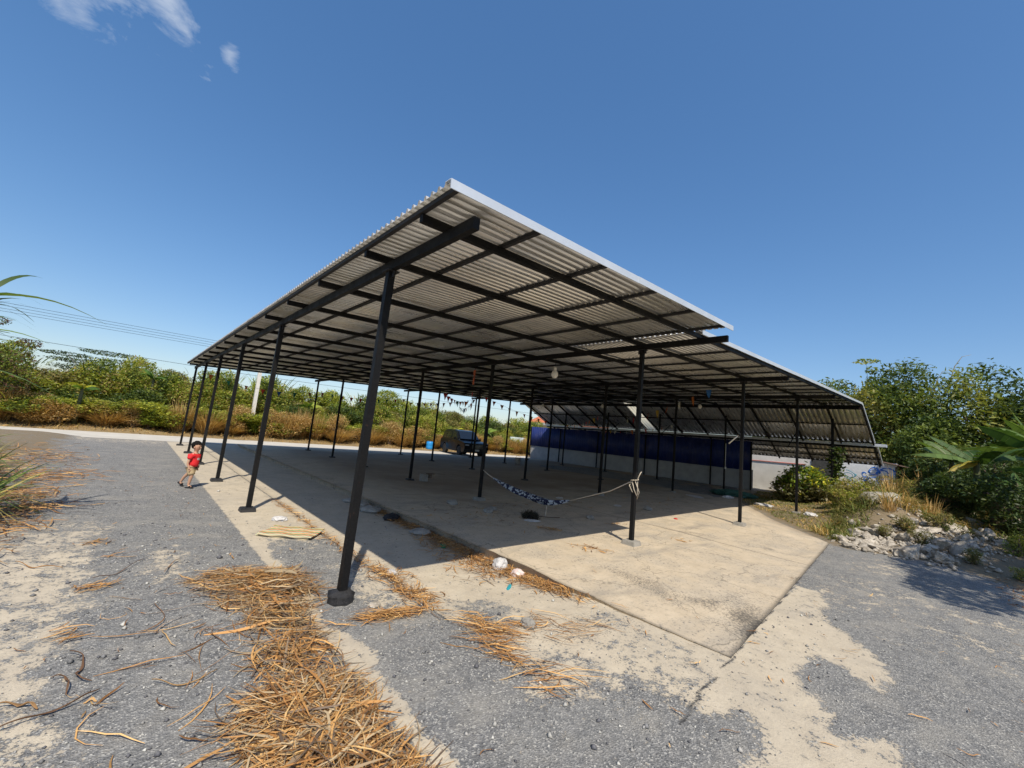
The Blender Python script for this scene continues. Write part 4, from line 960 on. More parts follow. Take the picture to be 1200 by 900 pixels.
# big upright chunk
bm = bmesh.new(); bmesh.ops.create_icosphere(bm, subdivisions=3, radius=.5)
rr_ = random.Random(3); planes = [(Vector((rr_.gauss(0, 1), rr_.gauss(0, 1), rr_.gauss(0, .6))).normalized(), rr_.uniform(.26, .40)) for _ in range(11)]
for v in bm.verts:
    for nn_, dd in planes:
        e = v.co.dot(nn_)-dd
        if e > 0: v.co -= nn_*e
    v.co = Vector((v.co.x*.9, v.co.y*1.5, v.co.z*1.35))*(1+rr_.uniform(-.025, .025))
me = bpy.data.meshes.new('concrete_chunk'); bm.to_mesh(me); bm.free(); me.materials.append(two('mossy_concrete', (.22, .20, .16), (.5, .47, .40), 5))
o = link('concrete_chunk', me); o.location = (17.0, 2.05, .62); o.rotation_euler = (.35, .2, .3); tag(o, 'large upright broken concrete chunk on top of the rubble heap', 'rubble')

# ---- left: cane clump and litter
def cane(label, x, y, stems, seed, zlean):
    rg = np.random.default_rng(seed); t = thing('cane_clump', label, 'cane', (x, y, gz(x, y)))
    for k, (bx_, by_, tx, ty, tz) in enumerate(stems):
        b = np.array([bx_, by_, -.05]); tp = np.array([tx, ty, tz]); mid = (b+tp)/2+np.array([-.1, 0, .15])
        s = MB().tube([b, mid, tp], [.018, .015, .008], None, 7).build('cane_stem', simple('cane_green', (.20, .24, .08), .5)); s.parent = t
        nL = 13; a = rg.uniform(-.5, 1.6, nL) if k < 2 else rg.uniform(0, 6.28, nL); hgt = rg.uniform(.72, 1, nL) if k < 3 else rg.uniform(.3, 1, nL)
        base = b+(tp-b)*hgt[:, None]; d = np.stack([np.cos(a), np.sin(a), rg.uniform(.3, 2.2, nL)], -1); d[0] = (.45, .1, 1.5)
        if k < 2: d[1] = (.8, .15, 1.1); d[2] = (.9, .3, .7); d[3] = (1, -.1, .5); d[4] = (.6, -.2, 1.8)
        v = blades(rg, base, d, rg.uniform(.45, .9, nL), np.full(nL, .06), pick(rg, nL, [(.10, .17, .04), (.15, .22, .06), (.07, .12, .03)]), 7, rg.uniform(.35, .95, nL))
        o = link('leaves', arr_mesh('leaves', *v, False, [M_LEAF])); o.parent = t
cane('tall green cane clump leaning in from the left edge of the photo', -2.2, 7.6, [(0, 0, .75, .3, 2.75), (.15, .2, .55, .5, 2.4), (.1, -.2, .35, -.2, 2.1), (-.2, .3, .1, .7, 2.6), (-.3, 0, -.2, .2, 3.0)], 31, 0)
def grass_clump(label, x, y, h, n, seed, pal, w, sp=.6):
    rg = np.random.default_rng(seed); t = thing('grass_clump', label, 'grass clump', (x, y, gz(x, y)))
    o = link('blades', dry_clump_proto(seed, h, n, pal, sp, .9, w)); o.parent = t
    return t
grass_clump('green and yellow grass clump with long blades at the left edge beside the litter', -1.55, 8.6, 1.25, 260, 32, [(.12, .18, .04), (.17, .23, .06), (.35, .30, .10), (.09, .13, .03)], .03, .9)
grass_clump('smaller green tuft farther back on the left among dry leaves', -2.0, 12.0, 1.1, 240, 33, [(.12, .17, .04), (.16, .22, .06), (.3, .27, .1)], .03, .8)
grass_clump('grass tuft at the far left near the road', -3.1, 17.5, 1.0, 260, 34, [(.12, .17, .04), (.16, .20, .07), (.3, .27, .12)], .03, .9)
grass_clump('short yellowing grass tuft low at the left edge', -1.5, 6.6, .55, 160, 35, [(.14, .17, .05), (.35, .27, .11), (.28, .21, .08)], .022, .9)

# straw and leaf litter: flat-lying strips
def litter(name, label, P, L, W, pal, rg, thick=.03, ang=None, curl=.6, segs=5, height=None, cat='dry leaves'):
    n = len(P); a = rg.uniform(0, 6.28, n) if ang is None else ang; cu = rg.normal(0, curl, n)
    ts = np.linspace(-.5, .5, segs+1); Ls = L[:, None]; th = a[:, None]+cu[:, None]*ts[None, :]
    dx = np.cos(th)*Ls/segs; dy = np.sin(th)*Ls/segs; X_ = P[:, 0:1]+np.cumsum(dx, 1)-dx.sum(1, keepdims=True)/2; Y_ = P[:, 1:2]+np.cumsum(dy, 1)-dy.sum(1, keepdims=True)/2
    hz_ = (rg.uniform(0, 1, n) if height is None else height)[:, None]*thick+np.abs(rg.normal(0, .007, (n, segs+1)))+.004
    tilt = rg.normal(0, .04, n)[:, None]*ts[None, :]*Ls*2
    g0 = np.array([gz(px_, py_) for px_, py_ in P[:, :2]])[:, None] if n < 900 else np.where((P[:, 0] > 4.1) & (P[:, 1] > slab_front(P[:, 0])), zslab(P[:, 0], P[:, 1]), zy(P[:, 0], P[:, 1]))[:, None]
    Z_ = g0+np.maximum(hz_+tilt, .003); w_ = W[:, None]*(1-(np.abs(ts)*1.9)[None, :]**2*.8)
    nx_ = -np.sin(th); ny_ = np.cos(th); tw = rg.normal(0, .35, (n, 1))+0*th
    A = np.stack([X_-nx_*w_/2, Y_-ny_*w_/2, Z_-np.sin(tw)*w_/2+np.abs(np.sin(tw))*w_/2], -1); B = np.stack([X_+nx_*w_/2, Y_+ny_*w_/2, Z_+np.sin(tw)*w_/2+np.abs(np.sin(tw))*w_/2], -1)
    V = np.stack([A, B], 2).reshape(-1, 3); m_ = 2*(segs+1); k = (np.arange(n)*m_)[:, None]+2*np.arange(segs)[None, :]
    me = arr_mesh(name, V, np.stack([k, k+1, k+3, k+2], -1).reshape(-1, 4), np.repeat(pick(rg, n, pal), m_, 0), False, [M_STRAW])
    return tag(link(name, me), label, cat, kind='stuff')
STRAW = [(.42, .25, .095), (.50, .32, .13), (.33, .18, .065), (.60, .43, .20), (.20, .11, .045), (.44, .26, .10), (.27, .15, .06)]
STRAW = [(r_*1.08, g_*.97, b_*.88) for r_, g_, b_ in STRAW]
STRAWH = STRAW+[(.34, .25, .15), (.40, .31, .19), (.24, .18, .12), (.15, .11, .08), (.52, .40, .24)]
STRAWD = [(.36, .19, .07), (.26, .14, .06), (.42, .25, .10), (.18, .10, .05)]
rg = np.random.default_rng(61)
pl1 = [(.62, 5.25), (1.0, 5.45), (1.55, 5.2), (1.75, 4.6), (1.45, 3.9), (1.40, 3.3), (1.38, 2.9), (1.36, 2.3), (1.34, 1.95), (1.3, 1.2), (.9, 1.3), (.66, 2.0), (.66, 2.6), (.82, 3.1), (.95, 3.6), (.92, 4.2), (.75, 4.7)]
pl1c = [(.88, 3.0), (1.3, 2.9), (1.34, 2.2), (1.34, 1.3), (.9, 1.3), (.64, 2.1), (.7, 2.7)]
P = scatter_zone(rg, 9500, pl1); P2 = scatter_zone(rg, 7500, pl1c); P = np.vstack([P, P2])
dd = seg_dist(P[:, 0], P[:, 1], pl1+[pl1[0]]); kp = rg.uniform(0, 1, len(P)) < (.10+dd*2.3)*np.clip(fbm(P[:, 0], P[:, 1], 3., 3, 77)*2.6-.5, .15, 1); P = P[kp]; dd = dd[kp]
ang = np.where(P[:, 1] > 4.4, rg.normal(-.25, .8, len(P)), rg.uniform(0, 3.14, len(P)))
litter('straw_heap', 'long heap of golden dry straw beside the nearest post', P, rg.uniform(.12, .50, len(P)), rg.gamma(2.0, .0027, len(P))+.002, STRAWH, rg, 1, ang, .75, 5, np.clip(dd*.33, 0, .10)*rg.uniform(0, 1, len(P)), 'straw')
n = 50; P = scatter_zone(rg, n, [(.2, 5.3), (.9, 5.4), (.9, 1.5), (.0, 2.2)]); litter('loose_straw', 'loose straw stalks strewn on the asphalt left of the straw heap', P, rg.uniform(.1, .45, n), rg.uniform(.003, .012, n), STRAW, rg, .01, None, 1., cat='straw')
def clus(spots, seed, sc_=1.):
    r_ = np.random.default_rng(seed); return np.vstack([np.array([x, y])+r_.normal(0, 1, (k, 2))*np.array([sx_, sy_]) for x, y, sx_, sy_, k in spots])
P = clus([(1.95, 3.62, .16, .05, 120), (2.15, 3.55, .12, .04, 60)], 1); n = len(P); litter('straw_tuft', 'small twist of straw wrapped round the foot of the nearest post', P, rg.uniform(.12, .3, n), rg.uniform(.003, .01, n), STRAW, rg, .04, rg.normal(-.5, .5, n), .8, cat='straw')
P = np.vstack([clus([(2.40, y, .06, .12, 26) for y in np.arange(3.7, 9.5, .42)], 2), clus([(2.5, 4.6, .12, .25, 130), (2.5, 3.95, .10, .2, 120)], 3)]); n = len(P); litter('joint_litter', 'dry leaf litter lying along the joint between apron and lower concrete strip', P, rg.uniform(.08, .28, n), rg.uniform(.004, .013, n), STRAW+STRAWD, rg, .03, None, .9)
P = np.vstack([clus([(3.98-.02*(y < 5), y, .09, .18, 70) for y in np.arange(3.2, 8.8, .3)], 4), clus([(3.75, 4.5, .22, .35, 260), (3.8, 5.6, .16, .3, 180), (3.95, 3.5, .1, .3, 90)], 5)])
P[:, 0] = np.minimum(P[:, 0], 4.06); n = len(P); litter('kerb_litter', 'brown leaf litter heaped against the raised slab edge', P, rg.uniform(.06, .30, n), rg.uniform(.004, .014, n), STRAW[:3]+STRAWD, rg, .04, None, 1.1)
P = clus([(2.62, 3.0, .09, .16, 60), (2.45, 2.55, .07, .18, 60), (2.9, 2.82, .25, .05, 60), (3.35, 2.5, .25, .06, 34), (2.5, 2.1, .1, .1, 30)], 6); n = len(P); litter('fallen_frond', 'dried split palm frond sprawled on the concrete in the foreground', P, rg.uniform(.15, .45, n), rg.uniform(.003, .011, n), STRAW, rg, .03, rg.choice([-.45, 1.9, -.8, 2.3], n)+rg.normal(0, .35, n), 1.0, cat='palm frond')
P = np.vstack([clus([(-1.2, 8.2, .35, .5, 300), (-1.15, 10.4, .3, .5, 300), (-1.3, 12.6, .45, .7, 420), (-1.55, 16, .5, 1.3, 420), (-.95, 9.2, .25, .2, 160), (-1.4, 7.2, .35, .35, 160)], 7)]); n = len(P); litter('cane_litter', 'brown and straw-coloured leaf litter spread along the left edge of the yard', P, rg.uniform(.1, .5, n), rg.uniform(.006, .02, n), STRAW+STRAWD, rg, .06, None, .8)
P = clus([(-.05, 6.95, .05, .05, 22), (-.02, 5.35, .07, .05, 30), (-.1, 4.35, .05, .08, 16), (.15, 6.3, .1, .03, 4)], 8); n = len(P); litter('leaf_tufts', 'small dry leaf tufts on the beige dust at the left', P, rg.uniform(.08, .25, n), rg.uniform(.004, .014, n), STRAWD+STRAW[:2], rg, .02, rg.normal(.5, .5, n), .6)
P = clus([(6.2, 5.4, .12, .1, 36), (5.75, 4.2, .16, .12, 36), (8.1, 5.3, .12, .06, 24), (10.1, 6.0, .3, .15, 24), (9.2, 7.2, .6, .3, 30), (7.2, 7.6, .6, .4, 40), (5.4, 6.7, .5, .5, 60), (13, 7.2, 1, .5, 60), (8.2, 3.9, .1, .1, 10)], 9); n = len(P); litter('slab_litter', 'small scattered dry leaves and twigs on the raised slab', P, rg.uniform(.05, .22, n), rg.uniform(.005, .02, n), STRAWD+STRAW[:2], rg, .015, None, .9)
P = scatter_zone(rg, 240, [(-.8, 1.5), (-.8, 12), (1.4, 14), (1.4, 6), (4, 7), (5.5, 1.2), (8, 3), (8, -1), (1.5, .6)]); n = len(P); litter('stray_leaves', 'stray bits of dry leaf scattered over the yard', P, rg.uniform(.03, .16, n), rg.uniform(.003, .012, n), STRAW+STRAWD, rg, .01, None, .8)
P = clus([(11.0, -1.0, .8, .35, 500), (12.2, -1.5, 1.0, .4, 600)], 12); n = len(P); litter('rust_litter', 'rust-brown leaf litter beside the rubble at the right edge', P, rg.uniform(.04, .14, n), rg.uniform(.01, .03, n), [(.30, .14, .05), (.38, .19, .07), (.22, .10, .04)], rg, .03, None, .5)
# thick curled dry leaves near the camera, left
def curl(pts, w_, col, label):
    rg_ = np.random.default_rng(len(pts)); pts = np.array(pts, float); n = len(pts)
    w_ = w_*.55; t = np.linspace(0, n-1, n*5); P = np.stack([np.interp(t, range(n), pts[:, q]) for q in range(2)], -1)
    P[1:-1] = (P[:-2]+P[1:-1]*2+P[2:])/4; P[1:-1] = (P[:-2]+P[1:-1]*2+P[2:])/4
    d = np.gradient(P, axis=0); d /= np.linalg.norm(d, axis=1)[:, None]+1e-9; s = np.stack([-d[:, 1], d[:, 0]], -1); u = np.linspace(0, 1, len(P)); ww = w_*(.35+.65*np.sin(u*3.0+.1))
    z = zy(P[:, 0], P[:, 1])+.006+.022*np.sin(u*5+1)**2
    tw_ = np.sin(u*7)*.9; A = np.column_stack([P-s*(ww*np.cos(tw_))[:, None]/2, z+np.abs(np.sin(tw_))*ww*.5+.004]); M_ = np.column_stack([P, z]); B = np.column_stack([P+s*(ww*np.cos(tw_))[:, None]/2, z+.004+np.abs(np.sin(tw_))*ww*.1])
    V = np.stack([A, M_, B], 1).reshape(-1, 3); k = 3*np.arange(len(P)-1); Fq = np.vstack([np.stack([k, k+1, k+4, k+3], -1), np.stack([k+1, k+2, k+5, k+4], -1)])
    me = arr_mesh('dry_leaf', V, Fq, np.array(col)[None, :]*(1+.2*rg_.uniform(-1, 1, (len(V), 1))), True, [M_STRAW]); o = link('dry_leaf', me)
    sm = o.modifiers.new('t', 'SOLIDIFY'); sm.thickness = .0015
    tag(o, label, 'dry leaf')
BRN = (.16, .09, .05)
curl([(-.05, 4.05), (.02, 3.95), (.03, 3.80), (.0, 3.70), (.03, 3.62), (.08, 3.60)], .03, BRN, 'dark curled dry leaf loop lying on the beige dust at far left')
curl([(-.10, 3.72), (-.04, 3.72), (-.02, 3.62), (-.02, 3.5)], .028, BRN, 'short hooked brown leaf touching the curled loop on the dust')
curl([(-.25, 3.30), (-.1, 3.35), (.03, 3.38), (.12, 3.48)], .035, BRN, 'brown bent leaf blade low at the left edge on the dust')
curl([(-.28, 3.55), (-.18, 3.50), (-.12, 3.42)], .05, (.34, .2, .09), 'broad tan leaf scrap at the left edge of the photo')
curl([(.35, 3.42), (.45, 3.30), (.60, 3.28), (.68, 3.38)], .022, (.44, .27, .11), 'bright tan curved leaf alone in the middle of the grey asphalt')
curl([(-.02, 5.55), (.12, 5.6), (.25, 5.85), (.36, 6.1)], .02, BRN, 'long thin brown leaf at the edge of beige dust and asphalt')
curl([(.5, 5.5), (.56, 5.75), (.66, 5.95)], .025, (.25, .15, .08), 'short twisted brown leaf on the grey asphalt beyond the tan one')
curl([(.62, 2.9), (.75, 2.95), (.9, 3.05), (.97, 3.12)], .015, (.50, .33, .14), 'thin golden stalk pointing away from the straw heap')
curl([(-.6, 6.35), (-.45, 6.1), (-.25, 6.05)], .03, (.42, .22, .08), 'orange-brown leaf at the left edge on the dust')
curl([(.62, 2.15), (.70, 2.35), (.85, 2.5), (.98, 2.75)], .010, (.2, .13, .09), 'long thin dark twig running out of the straw heap')

# gravel: loose stones
n = 9000; gxv = rg.uniform(-2.5, 6.5, n); gyv = rg.gamma(2.2, 1.9, n)+.3; ok = (np.hypot(gxv, gyv) > 1.2); gxv = gxv[ok]; gyv = gyv[ok]; wm = yard_mask(gxv, gyv)[:, 0]; ok = rg.uniform(0, 1, len(gxv)) > wm*.85; gxv = gxv[ok]; gyv = gyv[ok]
ok = ~((gxv > 4.05) & (gyv > slab_front(gxv))); gxv = gxv[ok]; gyv = gyv[ok]; n = len(gxv); s = rg.gamma(2, .0028, n)+.003
oc = np.array([(1, 0, 0), (0, 1, 0), (-1, 0, 0), (0, -1, 0), (0, 0, .8), (0, 0, -.5)], float)
V = (np.stack([gxv, gyv, zy(gxv, gyv)+s*.3], -1)[:, None, :]+oc[None]*s[:, None, None]*(1+.35*rg.uniform(-1, 1, (n, 6, 1))))
tri = np.array([(0, 1, 4), (1, 2, 4), (2, 3, 4), (3, 0, 4), (1, 0, 5), (2, 1, 5), (3, 2, 5), (0, 3, 5)])
me = arr_mesh('gravel', V.reshape(-1, 3), (tri[None]+6*np.arange(n)[:, None, None]).reshape(-1, 3), np.repeat(pick(rg, n, [(.2, .2, .2), (.35, .34, .32), (.5, .49, .45), (.12, .12, .13)]), 6, 0), False, [M_STRAW])
tag(link('gravel', me), 'loose grey stone chips scattered over the yard', 'gravel', kind='stuff')

# ------------------------------------------------------------------ power line
pole = thing('utility_pole', 'white concrete power pole standing in the scrub behind the shed posts', 'pole', (5.85, 31.4, 0))
wpart(MB().bar((5.85, 31.4, -.3), (5.85, 31.4, 6.4), .2, .2, None, up=(0, 1, 0)), 'pole_shaft', simple('pole_concrete', (.62, .60, .55), .8, 0, .1), pole)
wpart(MB().bar((5.85, 30.6, 5.4), (5.85, 32.2, 5.4), .08, .1), 'crossarm', M_CONC, pole)
for k, (dy, dz) in enumerate(((-.7, 0), (-.25, 0), (.25, 0), (.7, 0))):
    pts = [(-55+60.85*t, 31.4+dy, 5.72+.9*(1-t)+0*dz-1.2*math.sin(math.pi*t)*.35-k*.085) for t in np.linspace(0, 1, 30)]
    pts = [(x_, y_, z_) for x_, y_, z_ in pts]
    pts[-1] = (5.85, 31.4+dy, 5.48)
    tag(MB().tube(pts, .008, None, 5).build('power_line', M_STEEL), ('topmost', 'second from top', 'third from top', 'lowest')[k]+' of the four thin black power lines above the scrub at left', 'cable', 'four power lines above the scrub')
tag(MB().tube([(-55, 38, 5.6), (-20, 38, 4.9), (6, 38, 4.5), (40, 38, 4.9)], .012, None, 5).build('low_cable', M_STEEL), 'single lower cable crossing behind the acacia tree', 'cable')

# blue drum across the road
t = thing('blue_drum', 'bright blue plastic drum on the far verge left of the dark vehicle', 'drum', (17.8, 29.0, gz(17.8, 29)))
m_bd = simple('blue_plastic', (.02, .25, .62), .4, 0, .1)
o = MB().lathe((0, 0, 0), [(.24, 0), (.27, .05), (.28, .25), (.27, .28), (.28, .31), (.28, .52), (.25, .60)], None, 18).build('drum_body', m_bd); o.parent = t
o = MB().lathe((0, 0, .60), [(.255, 0), (.255, .03), (.1, .035)], None, 18).build('lid', m_bd); o.parent = t

# ------------------------------------------------------------------ parked vehicle
def vehicle(loc, rz):
    t = thing('parked_suv', 'black sport utility vehicle parked beyond the far end of the shed', 'car', loc, rz)
    paint = simple('black_car_paint', (.004, .0045, .006), .3, 0, .05, 3, 0, .5); glass, ntg, bg_ = newmat('dark_glass'); bg_.inputs['Base Color'].default_value = (.008, .011, .015, 1); bg_.inputs['Roughness'].default_value = .12; bg_.inputs['Specular IOR Level'].default_value = 1
    plastic = simple('dark_trim', (.02, .02, .02), .6); chrome = simple('chrome', (.6, .6, .6), .2, 1, .05); rub = simple('tyre_rubber', (.015, .015, .015), .85)
    W = .92   # half width; front is +x
    ax, L2 = 1.45, 2.45
    # lower body outline with wheel arches, lofted across the width with a slight belly
    def arch(cx, r=.44, z0=.38):
        return [(cx+r*math.cos(a), z0+r*math.sin(a)) for a in np.linspace(math.pi*1.02, -.02*math.pi, 9)]
    prof = [(-2.38, .42), (-2.0, .30)]+arch(-1.42)[0:]+[(-.8, .30), (.8, .30)]+arch(1.45)+[(2.1, .30), (2.38, .40), (2.43, .70), (2.36, .96), (2.10, 1.04), (1.0, 1.12), (-2.2, 1.12), (-2.40, 1.02)]
    bm = bmesh.new(); rings = []
    for yy, ins, in ((-W, .0), (-W*.985, -.0), (W*.985, -.0), (W, .0)):
        f = 1 if abs(yy) < W*.99 else .985
        rings.append([bm.verts.new((x_*f, yy if abs(yy) == W else yy, z_ if z_ < .5 else .5+(z_-.5)*(1 if abs(yy) < W*.99 else .94))) for x_, z_ in prof])
    for a_, b_ in zip(rings, rings[1:]):
        for k in range(len(prof)):
            q = (k+1) % len(prof); bm.faces.new((a_[k], a_[q], b_[q], b_[k]))
    bm.faces.new(rings[0][::-1]); bm.faces.new(rings[-1]); bmesh.ops.recalc_face_normals(bm, faces=bm.faces[:])
    me = bpy.data.meshes.new('body'); bm.to_mesh(me); bm.free(); o = link('body', me, paint); o.parent = t
    # cabin: tapered, with glass set in
    cab = [(-2.36, 1.06, .86), (-2.12, 1.72, .72), (-1.6, 1.80, .70), (-.2, 1.82, .70), (.42, 1.74, .70), (1.12, 1.12, .82)]
    bm = bmesh.new(); lft = [bm.verts.new((x_, y_, z_)) for x_, z_, y_ in cab]; rgt = [bm.verts.new((x_, -y_, z_)) for x_, z_, y_ in cab]
    for k in range(5): bm.faces.new((lft[k], lft[k+1], rgt[k+1], rgt[k]))
    bm.faces.new(lft[::-1]); bm.faces.new(rgt); bm.faces.new((lft[0], rgt[0], rgt[5], lft[5])); bmesh.ops.recalc_face_normals(bm, faces=bm.faces[:]); bmesh.ops.bevel(bm, geom=bm.edges[:], offset=.04, segments=2, affect='EDGES')
    me = bpy.data.meshes.new('roof'); bm.to_mesh(me); bm.free(); o = link('roof', me, paint); o.parent = t
    def side_pt(x_, z_, s): f = (z_-1.1)/(1.78-1.1); return (x_, s*(.845-.135*f+.012), z_)
    for s in (-1, 1):
        for q in ([(-2.12, 1.18), (-1.98, 1.62), (-1.42, 1.66), (-1.42, 1.16)], [(-1.34, 1.16), (-1.34, 1.67), (-.42, 1.68), (-.42, 1.16)], [(-.34, 1.16), (-.34, 1.68), (.34, 1.64), (.86, 1.18)]):
            g = MB(); g.poly([side_pt(x_, z_, s) for x_, z_ in q], None, (0, -s*.02, 0)); o = g.build('side_window', glass); o.parent = t
        o = MB().box((.72, s*.98, 1.2), (.12, .2, .16)).build('wing_mirror', paint, bevel=.03); o.parent = t
        for xx in (-.38, .62): o = MB().box((xx-.15, s*(W+.01), .92), (.16, .025, .03)).build('door_handle', chrome); o.parent = t
        o = MB().box((0, s*(W-.02), .34), (2.0, .16, .06)).build('running_board', plastic, bevel=.02); o.parent = t
        o = MB().box((2.33, s*.70, .80), (.16, .36, .20)).build('headlight', simple('headlamp_lens', (.55, .58, .6), .1, 0, .05), bevel=.04); o.parent = t
        o = MB().box((-2.39, s*.78, .98), (.08, .2, .34)).build('tail_light', simple('red_lens', (.35, .02, .02), .2), bevel=.02); o.parent = t
    g = MB(); g.poly([(1.10, -.74, 1.17), (1.10, .74, 1.17), (.50, .66, 1.70), (.50, -.66, 1.70)], None, (.02, 0, .02)); o = g.build('windscreen', glass); o.parent = t; o.location = (.02, 0, .015)
    g = MB(); g.poly([(-2.35, -.72, 1.22), (-2.35, .72, 1.22), (-2.20, .62, 1.62), (-2.20, -.62, 1.62)], None, (-.02, 0, 0)); o = g.build('rear_window', glass); o.parent = t; o.location = (-.015, 0, 0)
    g = MB()
    for k in range(4): g.box((2.42, 0, .64+k*.075), (.06, .92, .035))
    o = g.build('grille', chrome); o.parent = t
    o = MB().box((2.40, 0, .44), (.16, 1.7, .22)).build('front_bumper', plastic, bevel=.04); o.parent = t
    o = MB().box((-2.40, 0, .50), (.16, 1.72, .22)).build('rear_bumper', plastic, bevel=.04); o.parent = t
    o = MB().box((2.49, 0, .50), (.015, .40, .12)).build('number_plate', simple('plate_white', (.6, .6, .58), .5)); o.parent = t
    for xx in (-1.42, 1.45):
        for s in (-1, 1):
            wh = bpy.data.objects.new('wheel', None); COL.objects.link(wh); wh.parent = t; wh.location = (xx, s*.80, .36); wh.empty_display_size = .1
            o = MB().lathe((0, 0, 0), [(.24, -.12), (.33, -.12), (.365, -.09), (.365, .09), (.33, .12), (.24, .12)], None, 24, 'y').build('tyre', rub); o.parent = wh
            g = MB(); g.lathe((0, s*.06, 0), [(.235, -.03), (.235, .03), (.20, .03), (.19, .0), (.05, .01)], None, 24, 'y')
            for k in range(6):
                a = k*math.pi/3; g.bar((0, s*.085, 0), (.22*math.cos(a), s*.085, .22*math.sin(a)), .06, .03, None, up=(0, 1, 0))
            o = g.build('rim', chrome); o.parent = wh
    return t
vehicle((18.65, 25.75, .015), math.atan2(-.976, -.22)+math.pi*0)

# ------------------------------------------------------------------ person
def skinned(name, joints, edges, mat, sub=2, root=0):
    me = bpy.data.meshes.new(name); me.from_pydata([j[:3] for j in joints], edges, []); me.update(); o = bpy.data.objects.new(name, me); COL.objects.link(o)
    sk = o.modifiers.new('skin', 'SKIN'); sk.use_smooth_shade = True
    for k, j in enumerate(joints):
        r_ = j[3] if isinstance(j[3], tuple) else (j[3], j[3]); me.skin_vertices[0].data[k].radius = r_; me.skin_vertices[0].data[k].use_root = (k == root)
    sb = o.modifiers.new('sub', 'SUBSURF'); sb.levels = sub; sb.render_levels = sub
    dg = bpy.context.evaluated_depsgraph_get(); ev = o.evaluated_get(dg); m2 = bpy.data.meshes.new_from_object(ev); m2.name = name
    bpy.data.objects.remove(o); o = link(name, m2); m2.materials.clear(); m2.materials.append(mat)
    for p_ in m2.polygons: p_.use_smooth = True
    return o
SKIN = simple('skin', (.50, .29, .19), .55, 0, .06, 3, 0)
HAIR = simple('black_hair', (.008, .007, .006), .8, 0, .3, 60, .6, .15)
RED = simple('red_cotton', (.62, .015, .02), .8, 0, .1, 10, .1)
KHAKI = simple('khaki_cotton', (.40, .30, .17), .85, 0, .15, 10, .1)
def child(loc, rz):
    # local frame: faces +x, left is +y, height 0.98
    t = thing('person', 'small child in a red t-shirt, khaki shorts and dark sandals walking towards the shed', 'person', loc, rz)
    J = [(0, 0, .47, .062), (.01, 0, .55, (.062, .075)), (.015, 0, .64, (.060, .082)), (.02, 0, .70, .045), (.025, 0, .735, .032), (.032, 0, .765, .036),      # 0-5 pelvis..skull base
         (.040, 0, .825, (.078, .072)), (.036, 0, .885, (.080, .076)), (.03, 0, .935, .052),               # head 6-8
         (-.01, .05, .44, .056), (-.08, .055, .30, .040), (-.185, .06, .185, .030), (-.235, .062, .08, .022),    # left leg (trailing): hip knee-ish
         (.01, -.05, .44, .056), (.07, -.055, .27, .040), (.045, -.055, .14, .031), (.035, -.055, .055, .022),      # right leg (standing)
         (.02, .085, .68, .036), (-.01, .125, .58, .026), (-.02, .135, .50, .022), (.01, .135, .42, .017),  # left arm
         (.02, -.085, .68, .036), (.01, -.125, .58, .026), (.0, -.135, .50, .022), (.04, -.13, .42, .017),  # right arm
         (-.20, .062, .035, .022), (.11, -.058, .03, .020),    # toes
         (.022, .135, .385, .018), (.055, -.13, .385, .018)]
    E = [(0, 1), (1, 2), (2, 3), (3, 4), (4, 5), (5, 6), (6, 7), (7, 8), (0, 9), (9, 10), (10, 11), (11, 12), (12, 25), (0, 13), (13, 14), (14, 15), (15, 16), (16, 26), (3, 17), (17, 18), (18, 19), (19, 20), (20, 27), (3, 21), (21, 22), (22, 23), (23, 24), (24, 28)]
    # face bumps and fingers joined in as tiny chains
    def chain(root, pts):
        p = root
        for q in pts: J.append(q); E.append((p, len(J)-1)); p = len(J)-1
    body = skinned('body', J, E, SKIN, 2); body.parent = t
    hb = []
    for sy_, (hx, hy, hz_) in ((1, (.022, .135, .385)), (-1, (.055, -.13, .385))):
        g = MB()
        for k, (dy, l) in enumerate(((-.012, .030), (-.004, .034), (.004, .032), (.012, .025))):
            g.tube([(hx, hy+dy, hz_-.008), (hx+.004, hy+dy, hz_-.008-l*.6), (hx+.012, hy+dy*.9, hz_-.008-l)], [.0058, .005, .004], None, 6)
        g.tube([(hx+.006, hy-sy_*.010, hz_+.008), (hx+.020, hy-sy_*.012, hz_-.006), (hx+.026, hy-sy_*.010, hz_-.020)], [.007, .006, .0045], None, 6)
        o = g.build('fingers', SKIN); o.parent = t
    g = MB(); g.lathe((.114, 0, .835), [(.002, -.014), (.009, -.008), (.010, .002), (.004, .018)], None, 8)
    for s in (-1, 1): g.lathe((.035, s*.073, .838), [(.004, -.018), (.014, -.008), (.015, .006), (.006, .018)], None, 8)
    o = g.build('nose_and_ears', SKIN); o.parent = t
    g = MB()
    for s in (-1, 1): g.lathe((.107, s*.028, .855), [(.002, -.006), (.007, -.002), (.007, .002), (.002, .006)], None, 8)
    o = g.build('eyes', HAIR); o.parent = t
    o = MB().box((.108, 0, .802), (.008, .028, .006)).build('mouth', simple('lips', (.35, .1, .09), .5), bevel=.002); o.parent = t
    # hair cap
    bm = bmesh.new(); bmesh.ops.create_uvsphere(bm, u_segments=20, v_segments=14, radius=1)
    rh = random.Random(4)
    for v in bm.verts:
        x_, y_, z_ = v.co; f = 1+rh.uniform(-.03, .05); f *= 1+.06*math.sin(y_*9)*math.sin(x_*7); v.co = Vector((.024+x_*.087*f-.008, y_*.083*f, .880+z_*.085*f))
    dl = [v for v in bm.verts if (v.co.x > .064 and v.co.z < .893) or (v.co.x > .0 and v.co.z < .845) or (v.co.z < .800)]
    bmesh.ops.delete(bm, geom=dl, context='VERTS'); me = bpy.data.meshes.new('hair'); bm.to_mesh(me); bm.free(); o = link('hair', me, HAIR); o.parent = t
    sm = o.modifiers.new('t', 'SOLIDIFY'); sm.thickness = .012; sm.offset = 0
